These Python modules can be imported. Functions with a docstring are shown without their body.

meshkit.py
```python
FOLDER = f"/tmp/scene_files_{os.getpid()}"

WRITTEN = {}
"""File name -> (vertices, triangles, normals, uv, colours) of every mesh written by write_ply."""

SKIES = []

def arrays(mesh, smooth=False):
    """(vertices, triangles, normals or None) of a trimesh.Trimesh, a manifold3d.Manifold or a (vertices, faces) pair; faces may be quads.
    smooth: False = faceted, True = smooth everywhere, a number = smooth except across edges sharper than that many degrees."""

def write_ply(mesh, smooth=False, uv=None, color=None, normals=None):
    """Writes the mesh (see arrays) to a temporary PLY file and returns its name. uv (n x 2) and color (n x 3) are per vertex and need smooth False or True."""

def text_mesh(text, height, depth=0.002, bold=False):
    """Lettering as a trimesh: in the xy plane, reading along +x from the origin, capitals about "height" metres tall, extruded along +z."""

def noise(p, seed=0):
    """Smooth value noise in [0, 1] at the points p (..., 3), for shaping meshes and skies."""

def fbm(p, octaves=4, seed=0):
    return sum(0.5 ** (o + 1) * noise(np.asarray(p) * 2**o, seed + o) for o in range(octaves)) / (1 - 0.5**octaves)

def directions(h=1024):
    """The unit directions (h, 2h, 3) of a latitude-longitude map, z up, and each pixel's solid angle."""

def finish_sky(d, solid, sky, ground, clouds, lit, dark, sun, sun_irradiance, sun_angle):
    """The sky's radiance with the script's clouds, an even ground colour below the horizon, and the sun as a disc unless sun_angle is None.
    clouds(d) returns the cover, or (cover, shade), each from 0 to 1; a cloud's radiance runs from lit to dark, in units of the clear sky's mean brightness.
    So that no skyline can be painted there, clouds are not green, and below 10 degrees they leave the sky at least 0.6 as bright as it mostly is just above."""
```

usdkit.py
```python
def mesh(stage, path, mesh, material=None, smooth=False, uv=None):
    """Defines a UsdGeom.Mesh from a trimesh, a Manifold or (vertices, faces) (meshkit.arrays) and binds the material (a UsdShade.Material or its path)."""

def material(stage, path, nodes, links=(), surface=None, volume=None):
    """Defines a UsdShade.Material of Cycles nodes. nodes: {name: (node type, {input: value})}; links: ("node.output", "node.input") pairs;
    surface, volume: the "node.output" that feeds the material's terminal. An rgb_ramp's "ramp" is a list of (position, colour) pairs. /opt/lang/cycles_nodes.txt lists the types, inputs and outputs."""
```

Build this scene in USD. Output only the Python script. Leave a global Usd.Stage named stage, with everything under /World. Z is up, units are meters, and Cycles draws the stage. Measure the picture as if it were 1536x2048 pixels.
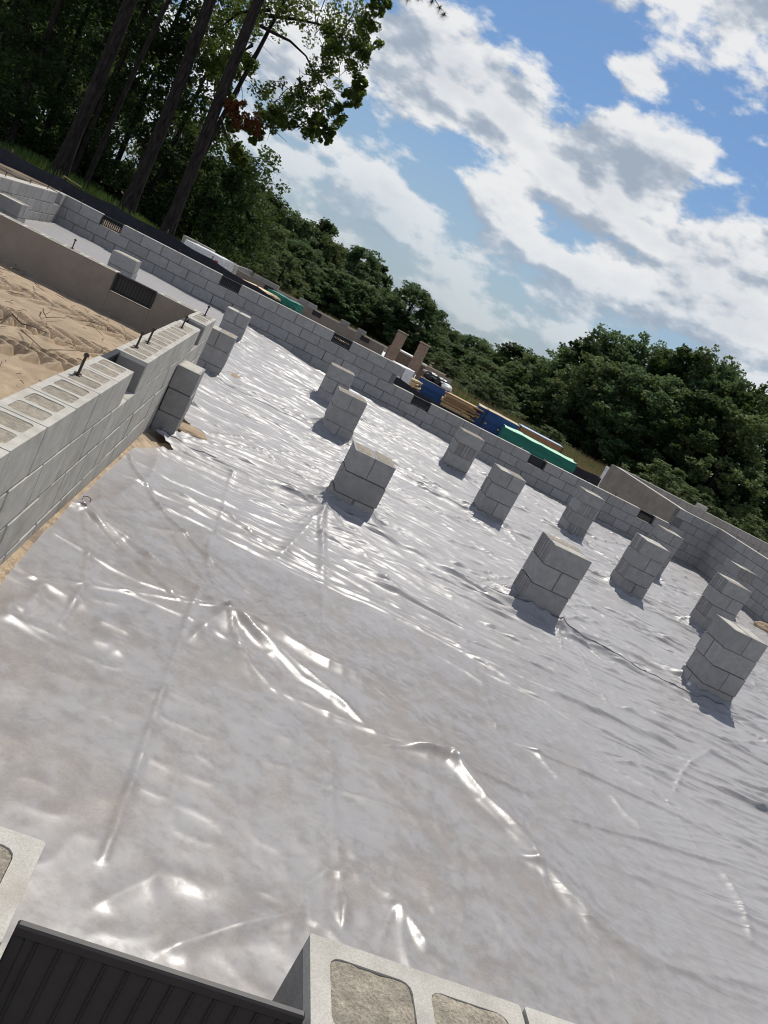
import math, random
import numpy as np, trimesh, usdkit, meshkit
from pxr import Usd, UsdGeom, UsdLux, UsdShade, Gf, Sdf, Vt
from shapely.geometry import Polygon, box as sbox
from scipy.interpolate import RBFInterpolator
from scipy.spatial import cKDTree

stage = Usd.Stage.CreateInMemory()
UsdGeom.SetStageUpAxis(stage, 'Z'); UsdGeom.SetStageMetersPerUnit(stage, 1.0)
UsdGeom.Xform.Define(stage, '/World'); UsdGeom.Scope.Define(stage, '/World/Looks')

# ------------------------------------------------------------------ camera
FPX = 1688.3054
RC = np.array([[0.8864434947783086, -0.09011278312671447, 0.45397975382430505],
               [0.4145646772726438, -0.2815549298310971, -0.8653686785674849],
               [0.20580101778914411, 0.9553044058335353, -0.2122249591164731]])
CC = np.array([-1.5265868307447432, -17.302347076257035, 0.9282498936709163])
cam = UsdGeom.Camera.Define(stage, '/World/camera')
cam.CreateHorizontalApertureAttr(36.0); cam.CreateVerticalApertureAttr(48.0)
cam.CreateFocalLengthAttr(36.0 * FPX / 1536); cam.CreateClippingRangeAttr(Gf.Vec2f(0.05, 3000))
cam.CreateExposureAttr(0.05)
m = Gf.Matrix4d(*RC[0], 0, *(-RC[1]), 0, *(-RC[2]), 0, *CC, 1)
cam.AddTransformOp().Set(m)

# ------------------------------------------------------------------ light
SUN = np.array([0.17, 0.50, 0.86]); SUN /= np.linalg.norm(SUN)
sun = UsdLux.DistantLight.Define(stage, '/World/sun')
sun.CreateIntensityAttr(1.0); sun.CreateAngleAttr(0.5); sun.CreateNormalizeAttr(True)
sun.CreateColorAttr(Gf.Vec3f(1.0, 0.955, 0.88))
zx = np.cross([0, 1, 0], SUN); zx /= np.linalg.norm(zx); zy = np.cross(SUN, zx)
sun.AddTransformOp().Set(Gf.Matrix4d(*zx, 0, *zy, 0, *SUN, 0, 0, 0, 30, 1))


def dirvec(u, v):
    d = RC.T @ np.array([(u - 768) / FPX, (v - 1024) / FPX, 1]); return d
def at(u, v, D): return CC + dirvec(u, v) * D
def onz(u, v, z):
    d = dirvec(u, v); return CC + d * (z - CC[2]) / d[2]
def ony(u, v, y):
    d = dirvec(u, v); return CC + d * (y - CC[1]) / d[1]
def azel(az, el):
    a, e = math.radians(az), math.radians(el); return np.array([math.sin(a) * math.cos(e), math.cos(a) * math.cos(e), math.sin(e)])

# sky with clouds
sn = {"tc": ("texture_coordinate", {}),
      "sky": ("sky_texture", {"sky_type": "single_scattering", "sun_disc": False, "sun_elevation": math.asin(SUN[2]), "sun_rotation": math.atan2(SUN[0], SUN[1]), "air_density": 1.15, "aerosol_density": 1.0, "ozone_density": 3.0}),
      "sep": ("separate_xyz", {}),
      "m1": ("mapping", {"scale": (1.0, 1.0, 2.0)}), "m2": ("mapping", {"scale": (1.0, 1.0, 2.0), "location": (0.010, 0.0, 0.040)}),
      "n1": ("noise_texture", {"scale": 9.5, "detail": 7.0, "roughness": 0.57}),
      "n2": ("noise_texture", {"scale": 9.5, "detail": 4.0, "roughness": 0.52}),
      "band": ("rgb_ramp", {"ramp": [(0.0, (0.53,) * 3), (0.05, (0.55,) * 3), (0.11, (0.56,) * 3), (0.16, (0.545,) * 3), (0.20, (0.53,) * 3), (0.25, (0.50,) * 3), (0.29, (0.41,) * 3), (0.335, (0.39,) * 3), (0.40, (0.46,) * 3), (0.6, (0.50,) * 3), (1.0, (0.46,) * 3)]}),
      "sum": ("math", {"math_type": "add"}), }
sl = [("tc.generated", "m1.vector"), ("tc.generated", "m2.vector"), ("tc.generated", "sep.vector"), ("tc.generated", "sky.vector"), ("m1.vector", "n1.vector"), ("m2.vector", "n2.vector"),
      ("sep.z", "band.fac"), ("n1.fac", "sum.value1"), ("band.color", "sum.value2")]
sl = [x for x in sl if x != ("tc.generated", "sky.vector")]
blobs = [(-3.0, 12.8, .22, .085, .15), (3.5, 14.6, .22, .085, .22), (9.5, 12.8, .20, .07, .21), (15.2, 13.8, .16, .09, .23), (20.5, 11.6, .20, .08, .20), (27, 9.6, .22, .08, .20), (17.8, 24.0, .17, .09, .22), (14.3, 18.8, .12, .035, .15), (19.5, 16.9, .08, .03, .11), (5.5, 20.2, .06, .03, .09)]
prev = "sum.value"
for i, (az, el, ra, re, amp) in enumerate(blobs):
    c = azel(az, el)
    a, e = math.radians(az), math.radians(el)
    sn[f"bm{i}"] = ("mapping", {"mapping_type": "point", "location": tuple(-c / np.array([ra, ra, re])), "scale": (1 / ra, 1 / ra, 1 / re)})
    sn[f"bg{i}"] = ("gradient_texture", {"gradient_type": "quadratic_sphere"})
    sn[f"ba{i}"] = ("math", {"math_type": "multiply_add", "value2": amp})
    sl += [("tc.generated", f"bm{i}.vector"), (f"bm{i}.vector", f"bg{i}.vector"), (f"bg{i}.fac", f"ba{i}.value1"), (prev, f"ba{i}.value3")]
    prev = f"ba{i}.value"
sn |= {"cov": ("map_range", {"range_type": "smoothstep", "from_min": 0.955, "from_max": 1.075, "to_min": 0.0, "to_max": 1.0, "clamp": True}),
       "dif": ("math", {"math_type": "subtract"}),
       "shade": ("map_range", {"range_type": "smoothstep", "from_min": -0.16, "from_max": 0.05, "to_min": 0.0, "to_max": 1.0, "clamp": True}),
       "thick": ("map_range", {"from_min": 1.12, "from_max": 1.36, "to_min": 0.0, "to_max": 0.25, "clamp": True}),
       "lit": ("math", {"math_type": "subtract", "use_clamp": True}),
       "ccol": ("rgb_ramp", {"ramp": [(0.0, (6.6, 7.7, 9.2)), (0.35, (8.4, 9.4, 10.8)), (0.7, (11.8, 12.4, 13.2)), (1.0, (15.4, 15.5, 15.6))]}),
       "haze": ("map_range", {"range_type": "smoothstep", "from_min": 0.0, "from_max": 0.30, "to_min": 0.62, "to_max": 0.0, "clamp": True}),
       "blue": ("mix_color", {"blend_type": "mix", "use_clamp": False, "b": (7.4, 8.9, 10.6)}),
       "skym": ("mix_color", {"blend_type": "multiply", "fac": 1.0, "use_clamp": False, "b": (.98, 1.27, 1.56)}),
       "mixc": ("mix_color", {"blend_type": "mix", "use_clamp": False}),
       "lowc": ("map_range", {"range_type": "smoothstep", "from_min": 0.02, "from_max": 0.17, "to_min": 0.38, "to_max": 0.97, "clamp": True}),
       "cf": ("math", {"math_type": "multiply"}),
       "bg": ("background_shader", {"strength": 0.053})}
sl += [(prev, "cov.value"), ("n1.fac", "dif.value1"), ("n2.fac", "dif.value2"), ("dif.value", "shade.value"), (prev, "thick.value"), ("shade.result", "lit.value1"), ("thick.result", "lit.value2"),
       ("lit.value", "ccol.fac"), ("sep.z", "haze.value"), ("sky.color", "skym.a"), ("skym.result", "blue.a"), ("haze.result", "blue.fac"), ("sep.z", "lowc.value"), ("cov.result", "cf.value1"), ("lowc.result", "cf.value2"),
       ("cf.value", "mixc.fac"), ("blue.result", "mixc.a"), ("ccol.color", "mixc.b"), ("mixc.result", "bg.color")]
skym = usdkit.material(stage, '/World/Looks/sky', sn, sl, surface="bg.background")
dome = UsdLux.DomeLight.Define(stage, '/World/sky')
dome.CreateIntensityAttr(1.0)
UsdShade.MaterialBindingAPI.Apply(dome.GetPrim()).Bind(skym)
dome.GetPrim().SetCustomDataByKey('kind', 'structure')

# ------------------------------------------------------------------ helpers
rng = np.random.default_rng(7); random.seed(7)
names = {}
def numbered(parent, name):
    k = (parent, name); n = names.get(k, -1) + 1; names[k] = n
    return f'{parent}/{name}' if n == 0 else f'{parent}/{name}_{n:03d}'
def tag(p, label=None, cat=None, group=None, kind=None):
    p = p.GetPrim() if hasattr(p, 'GetPrim') else p
    for k, v in (('label', label), ('category', cat), ('group', group), ('kind', kind)):
        if v: p.SetCustomDataByKey(k, v)
    return p
def thing(name, label, cat, loc=(0, 0, 0), rotz=0.0, group=None):
    x = UsdGeom.Xform.Define(stage, numbered('/World', name))
    x.AddTranslateOp().Set(Gf.Vec3d(*map(float, loc)))
    if rotz: x.AddRotateZOp().Set(float(math.degrees(rotz)))
    return tag(x, label, cat, group)
def obj(name, mesh, mat, parent=None, smooth=False):
    par = '/World' if parent is None else str(parent.GetPath())
    return usdkit.mesh(stage, numbered(par, name), mesh, mat, smooth=smooth).GetPrim()
def copy_thing(src, loc, rotz=0, scale=None, label=None, group=None):
    base = src.GetName().rstrip('0123456789').rstrip('_') if src.GetName()[-3:].isdigit() else src.GetName()
    x = UsdGeom.Xform.Define(stage, numbered('/World', base))
    x.GetPrim().GetReferences().AddInternalReference(src.GetPath())
    x.ClearXformOpOrder()
    x.AddTranslateOp().Set(Gf.Vec3d(*map(float, loc)))
    x.AddRotateZOp().Set(float(math.degrees(rotz)))
    if scale is not None: x.AddScaleOp().Set(Gf.Vec3f(*map(float, scale)))
    x.GetPrim().SetInstanceable(True)
    was = dict(src.GetCustomData())
    return tag(x, label or was.get('label'), was.get('category'), group or was.get('group'))

class MB:
    def __init__(s): s.v = []; s.f = []; s.n = 0
    def add(s, v, f):
        v = np.asarray(v, float); f = np.asarray(f, int)
        if f.shape[1] == 4: f = np.vstack([f[:, [0, 1, 2]], f[:, [0, 2, 3]]])
        s.v.append(v); s.f.append(f + s.n); s.n += len(v); return s
    def mesh(s, mesh): return s.add(mesh.vertices, mesh.faces)
    def get(s): return np.vstack(s.v), np.vstack(s.f)
_cb = {}
def cbox_unit():
    if 'f' in _cb: return _cb['f'], _cb['s']
    S = [(sx, sy, sz, a) for sx in (-1, 1) for sy in (-1, 1) for sz in (-1, 1) for a in range(3)]
    hull_v = np.array([[sx * (1 if a == 0 else .9), sy * (1 if a == 1 else .9), sz * (1 if a == 2 else .9)] for sx, sy, sz, a in S])
    h = trimesh.Trimesh(hull_v, trimesh.convex.convex_hull(hull_v).faces, process=False) if False else None
    from scipy.spatial import ConvexHull
    ch = ConvexHull(hull_v); f = []
    for t in ch.simplices:
        a, b, c = hull_v[t]; n = np.cross(b - a, c - a)
        f.append(t if n @ (a + b + c) > 0 else t[::-1])
    _cb['f'] = np.array(f); _cb['s'] = S; return _cb['f'], S
def cbox(x0, x1, y0, y1, z0, z1, c=.004):
    f, S = cbox_unit(); cx, cy, cz = (x0 + x1) / 2, (y0 + y1) / 2, (z0 + z1) / 2; hx, hy, hz = (x1 - x0) / 2, (y1 - y0) / 2, (z1 - z0) / 2
    v = np.array([[cx + sx * (hx - (0 if a == 0 else c)), cy + sy * (hy - (0 if a == 1 else c)), cz + sz * (hz - (0 if a == 2 else c))] for sx, sy, sz, a in S])
    return v, f
def rot(v, ang, o=(0, 0, 0), axis=2):
    c, s = math.cos(ang), math.sin(ang); o = np.asarray(o, float); v = np.asarray(v) - o
    i, j = [(1, 2), (2, 0), (0, 1)][axis]; w = v.copy(); w[:, i] = c * v[:, i] - s * v[:, j]; w[:, j] = s * v[:, i] + c * v[:, j]
    return w + o
def tube(pts, rad, n=8, cap=True):
    pts = np.asarray(pts, float); rad = np.broadcast_to(rad, len(pts)); V = []; up = np.array([0.3, 0.2, 1.0])
    for i, p in enumerate(pts):
        t = pts[min(i + 1, len(pts) - 1)] - pts[max(i - 1, 0)]; t /= np.linalg.norm(t) + 1e-12
        a = np.cross(t, up if abs(t @ up) / np.linalg.norm(up) < .95 else [1, 0, 0]); a /= np.linalg.norm(a); b = np.cross(t, a)
        th = np.linspace(0, 2 * np.pi, n, endpoint=False)
        V.append(p + rad[i] * (np.cos(th)[:, None] * a + np.sin(th)[:, None] * b))
    V = np.vstack(V); F = []
    for i in range(len(pts) - 1):
        for k in range(n):
            F.append([i * n + k, i * n + (k + 1) % n, (i + 1) * n + (k + 1) % n, (i + 1) * n + k])
    F = np.array(F); F = np.vstack([F[:, [0, 1, 2]], F[:, [0, 2, 3]]])
    if cap:
        L = len(V); V = np.vstack([V, pts[:1], pts[-1:]])
        e = (len(pts) - 1) * n
        F = np.vstack([F, [[L, (k + 1) % n, k] for k in range(n)], [[L + 1, e + k, e + (k + 1) % n] for k in range(n)]])
    return V, F
def grid_mesh(X, Y, Z, keep=None):
    ny, nx = X.shape; V = np.c_[X.ravel(), Y.ravel(), Z.ravel()]
    i = np.arange(ny * nx).reshape(ny, nx); q = np.stack([i[:-1, :-1], i[:-1, 1:], i[1:, 1:], i[1:, :-1]], -1)
    q = q.reshape(-1, 4) if keep is None else q[keep]
    return V, np.vstack([q[:, [0, 1, 2]], q[:, [0, 2, 3]]])
def hollow(w, d, h, cores, bev=.004):
    P = sbox(-w / 2, -d / 2, w / 2, d / 2).buffer(-bev).buffer(bev, quad_segs=1)
    for c in cores: P = P.difference(c)
    return trimesh.creation.extrude_polygon(P, h, engine='earcut')

# ------------------------------------------------------------------ materials
T = {}
def M(name, nodes, links, surface="p.BSDF"):
    T[name] = usdkit.material(stage, f'/World/Looks/{name}', nodes, links, surface=surface); return T[name]
def stone(name, col, var=.16, scale=14, fine=220, rough=.92, bump=.25, dist=.004, rnd=.10, tint=None, tscale=2.2, tamt=.5):
    """speckled mineral surface in world space: fine grain, medium mottling, a tone per object"""
    c = np.array(col)
    n = {"g": ("geometry", {}), "oi": ("object_info", {}),
         "nf": ("noise_texture", {"scale": fine, "detail": 3.0, "roughness": .7}), "nm": ("noise_texture", {"scale": scale, "detail": 5.0, "roughness": .6}),
         "nl": ("noise_texture", {"scale": tscale, "detail": 4.0, "roughness": .6}),
         "r1": ("rgb_ramp", {"ramp": [(0.3, tuple(c * (1 - var))), (.7, tuple(c * (1 + var)))]}),
         "r2": ("map_range", {"from_min": .3, "from_max": .7, "to_min": 1 - var * 1.3, "to_max": 1 + var * 1.3}),
         "rr": ("map_range", {"from_min": 0, "from_max": 1, "to_min": 1 - rnd, "to_max": 1 + rnd}),
         "mm": ("math", {"math_type": "multiply"}), "cm": ("mix_color", {"blend_type": "multiply", "fac": 1.0, "use_clamp": False}),
         "tr": ("map_range", {"range_type": "smoothstep", "from_min": .5, "from_max": .68, "to_min": 0, "to_max": tamt, "clamp": True}),
         "tm": ("mix_color", {"b": tuple(tint if tint else c * .8)}),
         "ad": ("math", {"math_type": "multiply_add", "value2": .6}),
         "b": ("bump", {"strength": bump, "distance": dist}), "p": ("principled_bsdf", {"roughness": rough, "specular_ior_level": .25})}
    l = [("g.position", "nf.vector"), ("g.position", "nm.vector"), ("g.position", "nl.vector"), ("nm.fac", "r1.fac"), ("nf.fac", "r2.value"), ("oi.random", "rr.value"), ("r2.result", "mm.value1"), ("rr.result", "mm.value2"),
         ("r1.color", "cm.a"), ("mm.value", "cm.b"), ("nl.fac", "tr.value"), ("tr.result", "tm.fac"), ("cm.result", "tm.a"), ("tm.result", "p.base_color"),
         ("nf.fac", "ad.value1"), ("nm.fac", "ad.value3"), ("ad.value", "b.height"), ("b.normal", "p.normal")]
    return M(name, n, l)
stone('block', (.28, .268, .256), var=.13, rnd=.10, fine=240, tint=(.24, .225, .20), tamt=.55, bump=.4)
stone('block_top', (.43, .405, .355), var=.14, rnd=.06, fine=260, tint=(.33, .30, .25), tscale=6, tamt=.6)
stone('mortar', (.23, .215, .20), var=.15, rnd=.05)
stone('mortar_dark', (.15, .14, .135), var=.15, rnd=.05)
stone('grout', (.29, .255, .20), var=.28, scale=30, fine=160, bump=.9, dist=.008, tint=(.20, .175, .14), tscale=14, tamt=.6)
stone('parge', (.24, .205, .17), var=.10, scale=5, fine=120, bump=.2, tint=(.19, .15, .12), tscale=1.6, tamt=.55)
stone('parge_block', (.26, .225, .185), var=.12, scale=6, fine=120, bump=.2, tint=(.22, .19, .16), tscale=2, tamt=.4)
stone('sand', (.405, .305, .205), var=.20, scale=9, fine=150, bump=.9, dist=.014, tint=(.31, .235, .16), tscale=1.7, tamt=.65)
stone('wet_sand', (.40, .305, .205), var=.30, scale=9, fine=90, bump=.8, dist=.012, tint=(.17, .135, .105), tscale=5.5, tamt=.85)
stone('dirt', (.20, .15, .105), var=.25, scale=3, fine=60, bump=.9, dist=.02, tint=(.10, .075, .055), tscale=.35, tamt=.75)
stone('brick_red', (.33, .235, .17), var=.35, scale=18, fine=90, rnd=.2)
stone('concrete_white', (.62, .61, .58), var=.08)
def plain(name, col, rough=.6, spec=.4, metal=0.0, var=.1, scale=20, bump=.15, dist=.003, **kw):
    c = np.array(col)
    n = {"g": ("geometry", {}), "nm": ("noise_texture", {"scale": scale, "detail": 4.0}), "oi": ("object_info", {}),
         "r1": ("rgb_ramp", {"ramp": [(.3, tuple(c * (1 - var))), (.7, tuple(c * (1 + var)))]}), "b": ("bump", {"strength": bump, "distance": dist}),
         "p": ("principled_bsdf", {"roughness": rough, "specular_ior_level": spec, "metallic": metal, **kw})}
    return M(name, n, [("g.position", "nm.vector"), ("nm.fac", "r1.fac"), ("r1.color", "p.base_color"), ("nm.fac", "b.height"), ("b.normal", "p.normal")])
plain('vent_plastic', (.016, .016, .017), rough=.45)
plain('vent_grey', (.034, .030, .028), rough=.5)
plain('rust_steel', (.055, .040, .034), rough=.55, metal=.5, var=.4, scale=120)
plain('silt_fabric', (.012, .013, .019), rough=.75, var=.3, scale=6)
plain('wrap_blue', (.012, .055, .17), rough=.45, scale=9, bump=.5, dist=.02)
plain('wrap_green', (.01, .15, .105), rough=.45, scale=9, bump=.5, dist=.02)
plain('wrap_green_top', (.35, .62, .42), rough=.5)  # same green wrap on its top face, sunlight put into the colour
plain('wrap_white', (.72, .72, .70), rough=.4, scale=9, bump=.5, dist=.02)
plain('red_print', (.5, .04, .06), rough=.5)
plain('black_bag', (.012, .012, .014), rough=.3, scale=14, bump=.8, dist=.03)
plain('pipe_white', (.75, .75, .74), rough=.35)
plain('blue_film', (.35, .45, .62), rough=.4)
def wood(name, col, var=.22):
    c = np.array(col)
    n = {"g": ("geometry", {}), "m": ("mapping", {"scale": (4, 30, 60)}), "nm": ("noise_texture", {"scale": 1.0, "detail": 5.0}), "oi": ("object_info", {}),
         "rr": ("map_range", {"to_min": .72, "to_max": 1.2}), "cm": ("mix_color", {"blend_type": "multiply", "fac": 1.0, "use_clamp": False}),
         "r1": ("rgb_ramp", {"ramp": [(.3, tuple(c * (1 - var))), (.7, tuple(c * (1 + var)))]}), "p": ("principled_bsdf", {"roughness": .75, "specular_ior_level": .3})}
    return M(name, n, [("g.position", "m.vector"), ("m.vector", "nm.vector"), ("nm.fac", "r1.fac"), ("r1.color", "cm.a"), ("oi.random", "rr.value"), ("rr.result", "cm.b"), ("cm.result", "p.base_color")])
wood('lumber', (.46, .32, .17)); wood('lumber_dark', (.30, .165, .08)); wood('plywood', (.62, .49, .31)); wood('stake', (.22, .16, .10)); wood('twig_bark', (.10, .065, .042), .4); wood('straw', (.38, .28, .16))
# bark with vertical plates
M('bark', {"g": ("geometry", {}), "m": ("mapping", {"scale": (14, 14, 3.0)}), "nm": ("noise_texture", {"scale": 1.0, "detail": 6.0, "roughness": .65}), "vo": ("voronoi_texture", {"scale": 1.1}) if False else ("noise_texture", {"scale": 2.3, "detail": 3.0}),
           "r1": ("rgb_ramp", {"ramp": [(.32, (.007, .0055, .005)), (.5, (.021, .017, .0155)), (.72, (.046, .038, .034))]}), "b": ("bump", {"strength": .9, "distance": .05}), "p": ("principled_bsdf", {"roughness": .95, "specular_ior_level": .15})},
  [("g.position", "m.vector"), ("m.vector", "nm.vector"), ("m.vector", "vo.vector"), ("nm.fac", "r1.fac"), ("r1.color", "p.base_color"), ("nm.fac", "b.height"), ("b.normal", "p.normal")])
def leaf(name, lo, hi, trans, tcol, ns=.9):
    n = {"g": ("geometry", {}), "nm": ("noise_texture", {"scale": ns, "detail": 3.0}), "oi": ("object_info", {}), "isl": ("math", {"math_type": "multiply_add", "value2": .55}),
         "r1": ("rgb_ramp", {"ramp": [(.25, lo), (.95, hi)]}), "rr": ("map_range", {"to_min": .75, "to_max": 1.25}), "cm": ("mix_color", {"blend_type": "multiply", "fac": 1.0, "use_clamp": False}),
         "p": ("principled_bsdf", {"roughness": .65, "specular_ior_level": .12}), "t": ("translucent_bsdf", {"color": tcol}), "mx": ("mix_closure", {"fac": trans})}
    return M(name, n, [("g.position", "nm.vector"), ("g.random_per_island", "isl.value1"), ("nm.fac", "isl.value3"), ("isl.value", "r1.fac"), ("r1.color", "cm.a"), ("oi.random", "rr.value"), ("rr.result", "cm.b"), ("cm.result", "p.base_color"), ("p.BSDF", "mx.closure1"), ("t.BSDF", "mx.closure2")], surface="mx.closure")
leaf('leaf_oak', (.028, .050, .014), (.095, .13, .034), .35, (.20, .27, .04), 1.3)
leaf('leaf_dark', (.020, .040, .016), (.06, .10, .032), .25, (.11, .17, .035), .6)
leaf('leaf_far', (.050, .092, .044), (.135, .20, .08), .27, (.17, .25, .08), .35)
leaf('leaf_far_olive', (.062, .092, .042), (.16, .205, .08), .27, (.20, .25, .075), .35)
leaf('leaf_brown', (.10, .042, .02), (.20, .09, .04), .25, (.2, .08, .03))
leaf('leaf_pine', (.018, .034, .016), (.04, .07, .03), .15, (.06, .09, .03))
leaf('grass_green', (.045, .085, .018), (.10, .15, .04), .25, (.14, .2, .04), .25)
leaf('grass_dry', (.16, .125, .065), (.30, .24, .14), .25, (.3, .24, .12), .25)
# polyethylene film: milky, partly see-through, glossy; touching the damp soil it clears up in blotches
M('poly_film', {"g": ("geometry", {}), "n1": ("noise_texture", {"scale": 3.4, "detail": 8.0, "roughness": .70, "distortion": .3}), "n2": ("noise_texture", {"scale": 17.0, "detail": 6.0, "roughness": .7}),
                "sep": ("separate_xyz", {}), "far": ("map_range", {"range_type": "smoothstep", "from_min": -13.2, "from_max": -10.6, "to_min": 0.0, "to_max": 1.0, "clamp": True}), "rgt": ("map_range", {"range_type": "smoothstep", "from_min": 0.0, "from_max": 2.0, "to_min": 0.0, "to_max": .9, "clamp": True}), "msk": ("math", {"math_type": "maximum"}),
                "ms": ("mapping", {"scale": (1.0, 8.5, 2.0), "rotation": (0, 0, .10)}), "ns": ("noise_texture", {"scale": 1.25, "detail": 1.6, "roughness": .5, "distortion": .5}),
                "r_a": ("math", {"math_type": "multiply_add", "value2": 2.0, "value3": -1.0}), "r_b": ("math", {"math_type": "absolute"}), "r_c": ("math", {"math_type": "subtract", "value1": 1.0}), "r_d": ("math", {"math_type": "power", "value2": 4.0}), "r_e": ("math", {"math_type": "multiply"}),
                "nb": ("noise_texture", {"scale": 26.0, "detail": 4.0, "roughness": .6, "distortion": .6}), "nb2": ("math", {"math_type": "multiply_add", "value2": .05}),
                "ad": ("math", {"math_type": "multiply_add", "value2": .85}), "clr": ("map_range", {"range_type": "smoothstep", "from_min": .74, "from_max": 1.10, "to_min": .15, "to_max": .45, "clamp": True}),
                "rc": ("rgb_ramp", {"ramp": [(.3, (.312, .299, .298)), (.7, (.356, .340, .331))]}),
                "b": ("bump", {"strength": 1.0, "distance": .004}),
                "ror": ("map_range", {"from_min": .3, "from_max": .7, "to_min": .26, "to_max": .38}),
                "s1": ("math", {"math_type": "multiply_add", "value2": 1.0, "value3": 10.1}), "s2": ("math", {"math_type": "multiply_add", "value2": 1.0, "value3": 6.55}), "s3": ("math", {"math_type": "multiply_add", "value2": 1.0, "value3": 3.6}), "a1": ("math", {"math_type": "absolute"}), "a2": ("math", {"math_type": "absolute"}), "a3": ("math", {"math_type": "absolute"}), "mn1": ("math", {"math_type": "minimum"}), "mn2": ("math", {"math_type": "minimum"}),
                "dm": ("map_range", {"range_type": "smoothstep", "from_min": 0.0, "from_max": .75, "to_min": .34, "to_max": 0.0, "clamp": True}), "dn": ("math", {"math_type": "add"}), "dr": ("map_range", {"range_type": "smoothstep", "from_min": .66, "from_max": .92, "to_min": 0.0, "to_max": .85, "clamp": True}), "du": ("mix_color", {"b": (.47, .385, .285)}),
                "p": ("principled_bsdf", {"specular_ior_level": .5}), "t": ("transparent_bsdf", {"color": (.93, .92, .91)}), "mx": ("mix_closure", {}), "k1": ("math", {"math_type": "multiply_add", "value2": -.6, "value3": 1.0}), "k2": ("math", {"math_type": "multiply"}), "rf1": ("math", {"math_type": "multiply_add", "value2": .13})},
  [("g.position", "n1.vector"), ("g.position", "n2.vector"), ("g.position", "nb.vector"), ("g.position", "ms.vector"), ("g.position", "sep.vector"), ("sep.y", "far.value"), ("sep.x", "rgt.value"), ("far.result", "msk.value1"), ("rgt.result", "msk.value2"),
   ("ms.vector", "ns.vector"), ("n2.fac", "ad.value1"), ("n1.fac", "ad.value3"), ("ad.value", "clr.value"), ("msk.value", "k1.value1"), ("k1.value", "k2.value1"), ("clr.result", "k2.value2"), ("k2.value", "mx.fac"), ("n1.fac", "rc.fac"), ("rc.color", "p.base_color"),
   ("ns.fac", "r_a.value1"), ("r_a.value", "r_b.value1"), ("r_b.value", "r_c.value2"), ("r_c.value", "r_d.value1"), ("r_d.value", "r_e.value1"), ("msk.value", "r_e.value2"), ("nb.fac", "nb2.value1"), ("r_e.value", "nb2.value3"), ("nb2.value", "b.height"),
   ("b.normal", "p.normal"), ("n2.fac", "ror.value"), ("msk.value", "rf1.value1"), ("ror.result", "rf1.value3"), ("rf1.value", "p.roughness"), ("p.BSDF", "mx.closure1"), ("t.BSDF", "mx.closure2")], surface="mx.closure")

# ------------------------------------------------------------------ ground heights
_gi = np.array([(-2.1, -16.2, -.74), (-2.1, -14, -.69), (-2.1, -12.7, -.76), (-2.1, -10.3, -.86), (-1.9, -6.7, -.82), (-1.9, -3, -.75), (-6, 0, -.57), (-6, -3, -.58), (-6, -8, -.6), (-4, -5, -.63), (-1.4, 0, -.69), (-.44, 0, -.85), (2.74, 0, -.98), (7.5, 0, -1.13), (9.2, 0, -1.08),
                (-.1, -10.2, -.85), (-.1, -6.7, -.88), (2.3, -3.9, -1.0), (2.3, -6.66, -1.0), (4.8, -3.7, -1.13), (1.93, -10.3, -.965), (3.98, -10.2, -1.03), (9, -6, -1.15), (9, -12, -1.12), (0, -16.2, -.84), (1, -13, -.9), (4, -16, -1.0), (14, -8, -1.2), (13, 4, -1.15), (-.5, -12, -.87)])
gi_rbf = RBFInterpolator(_gi[:, :2], _gi[:, 2], kernel='linear', smoothing=.02)
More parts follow.
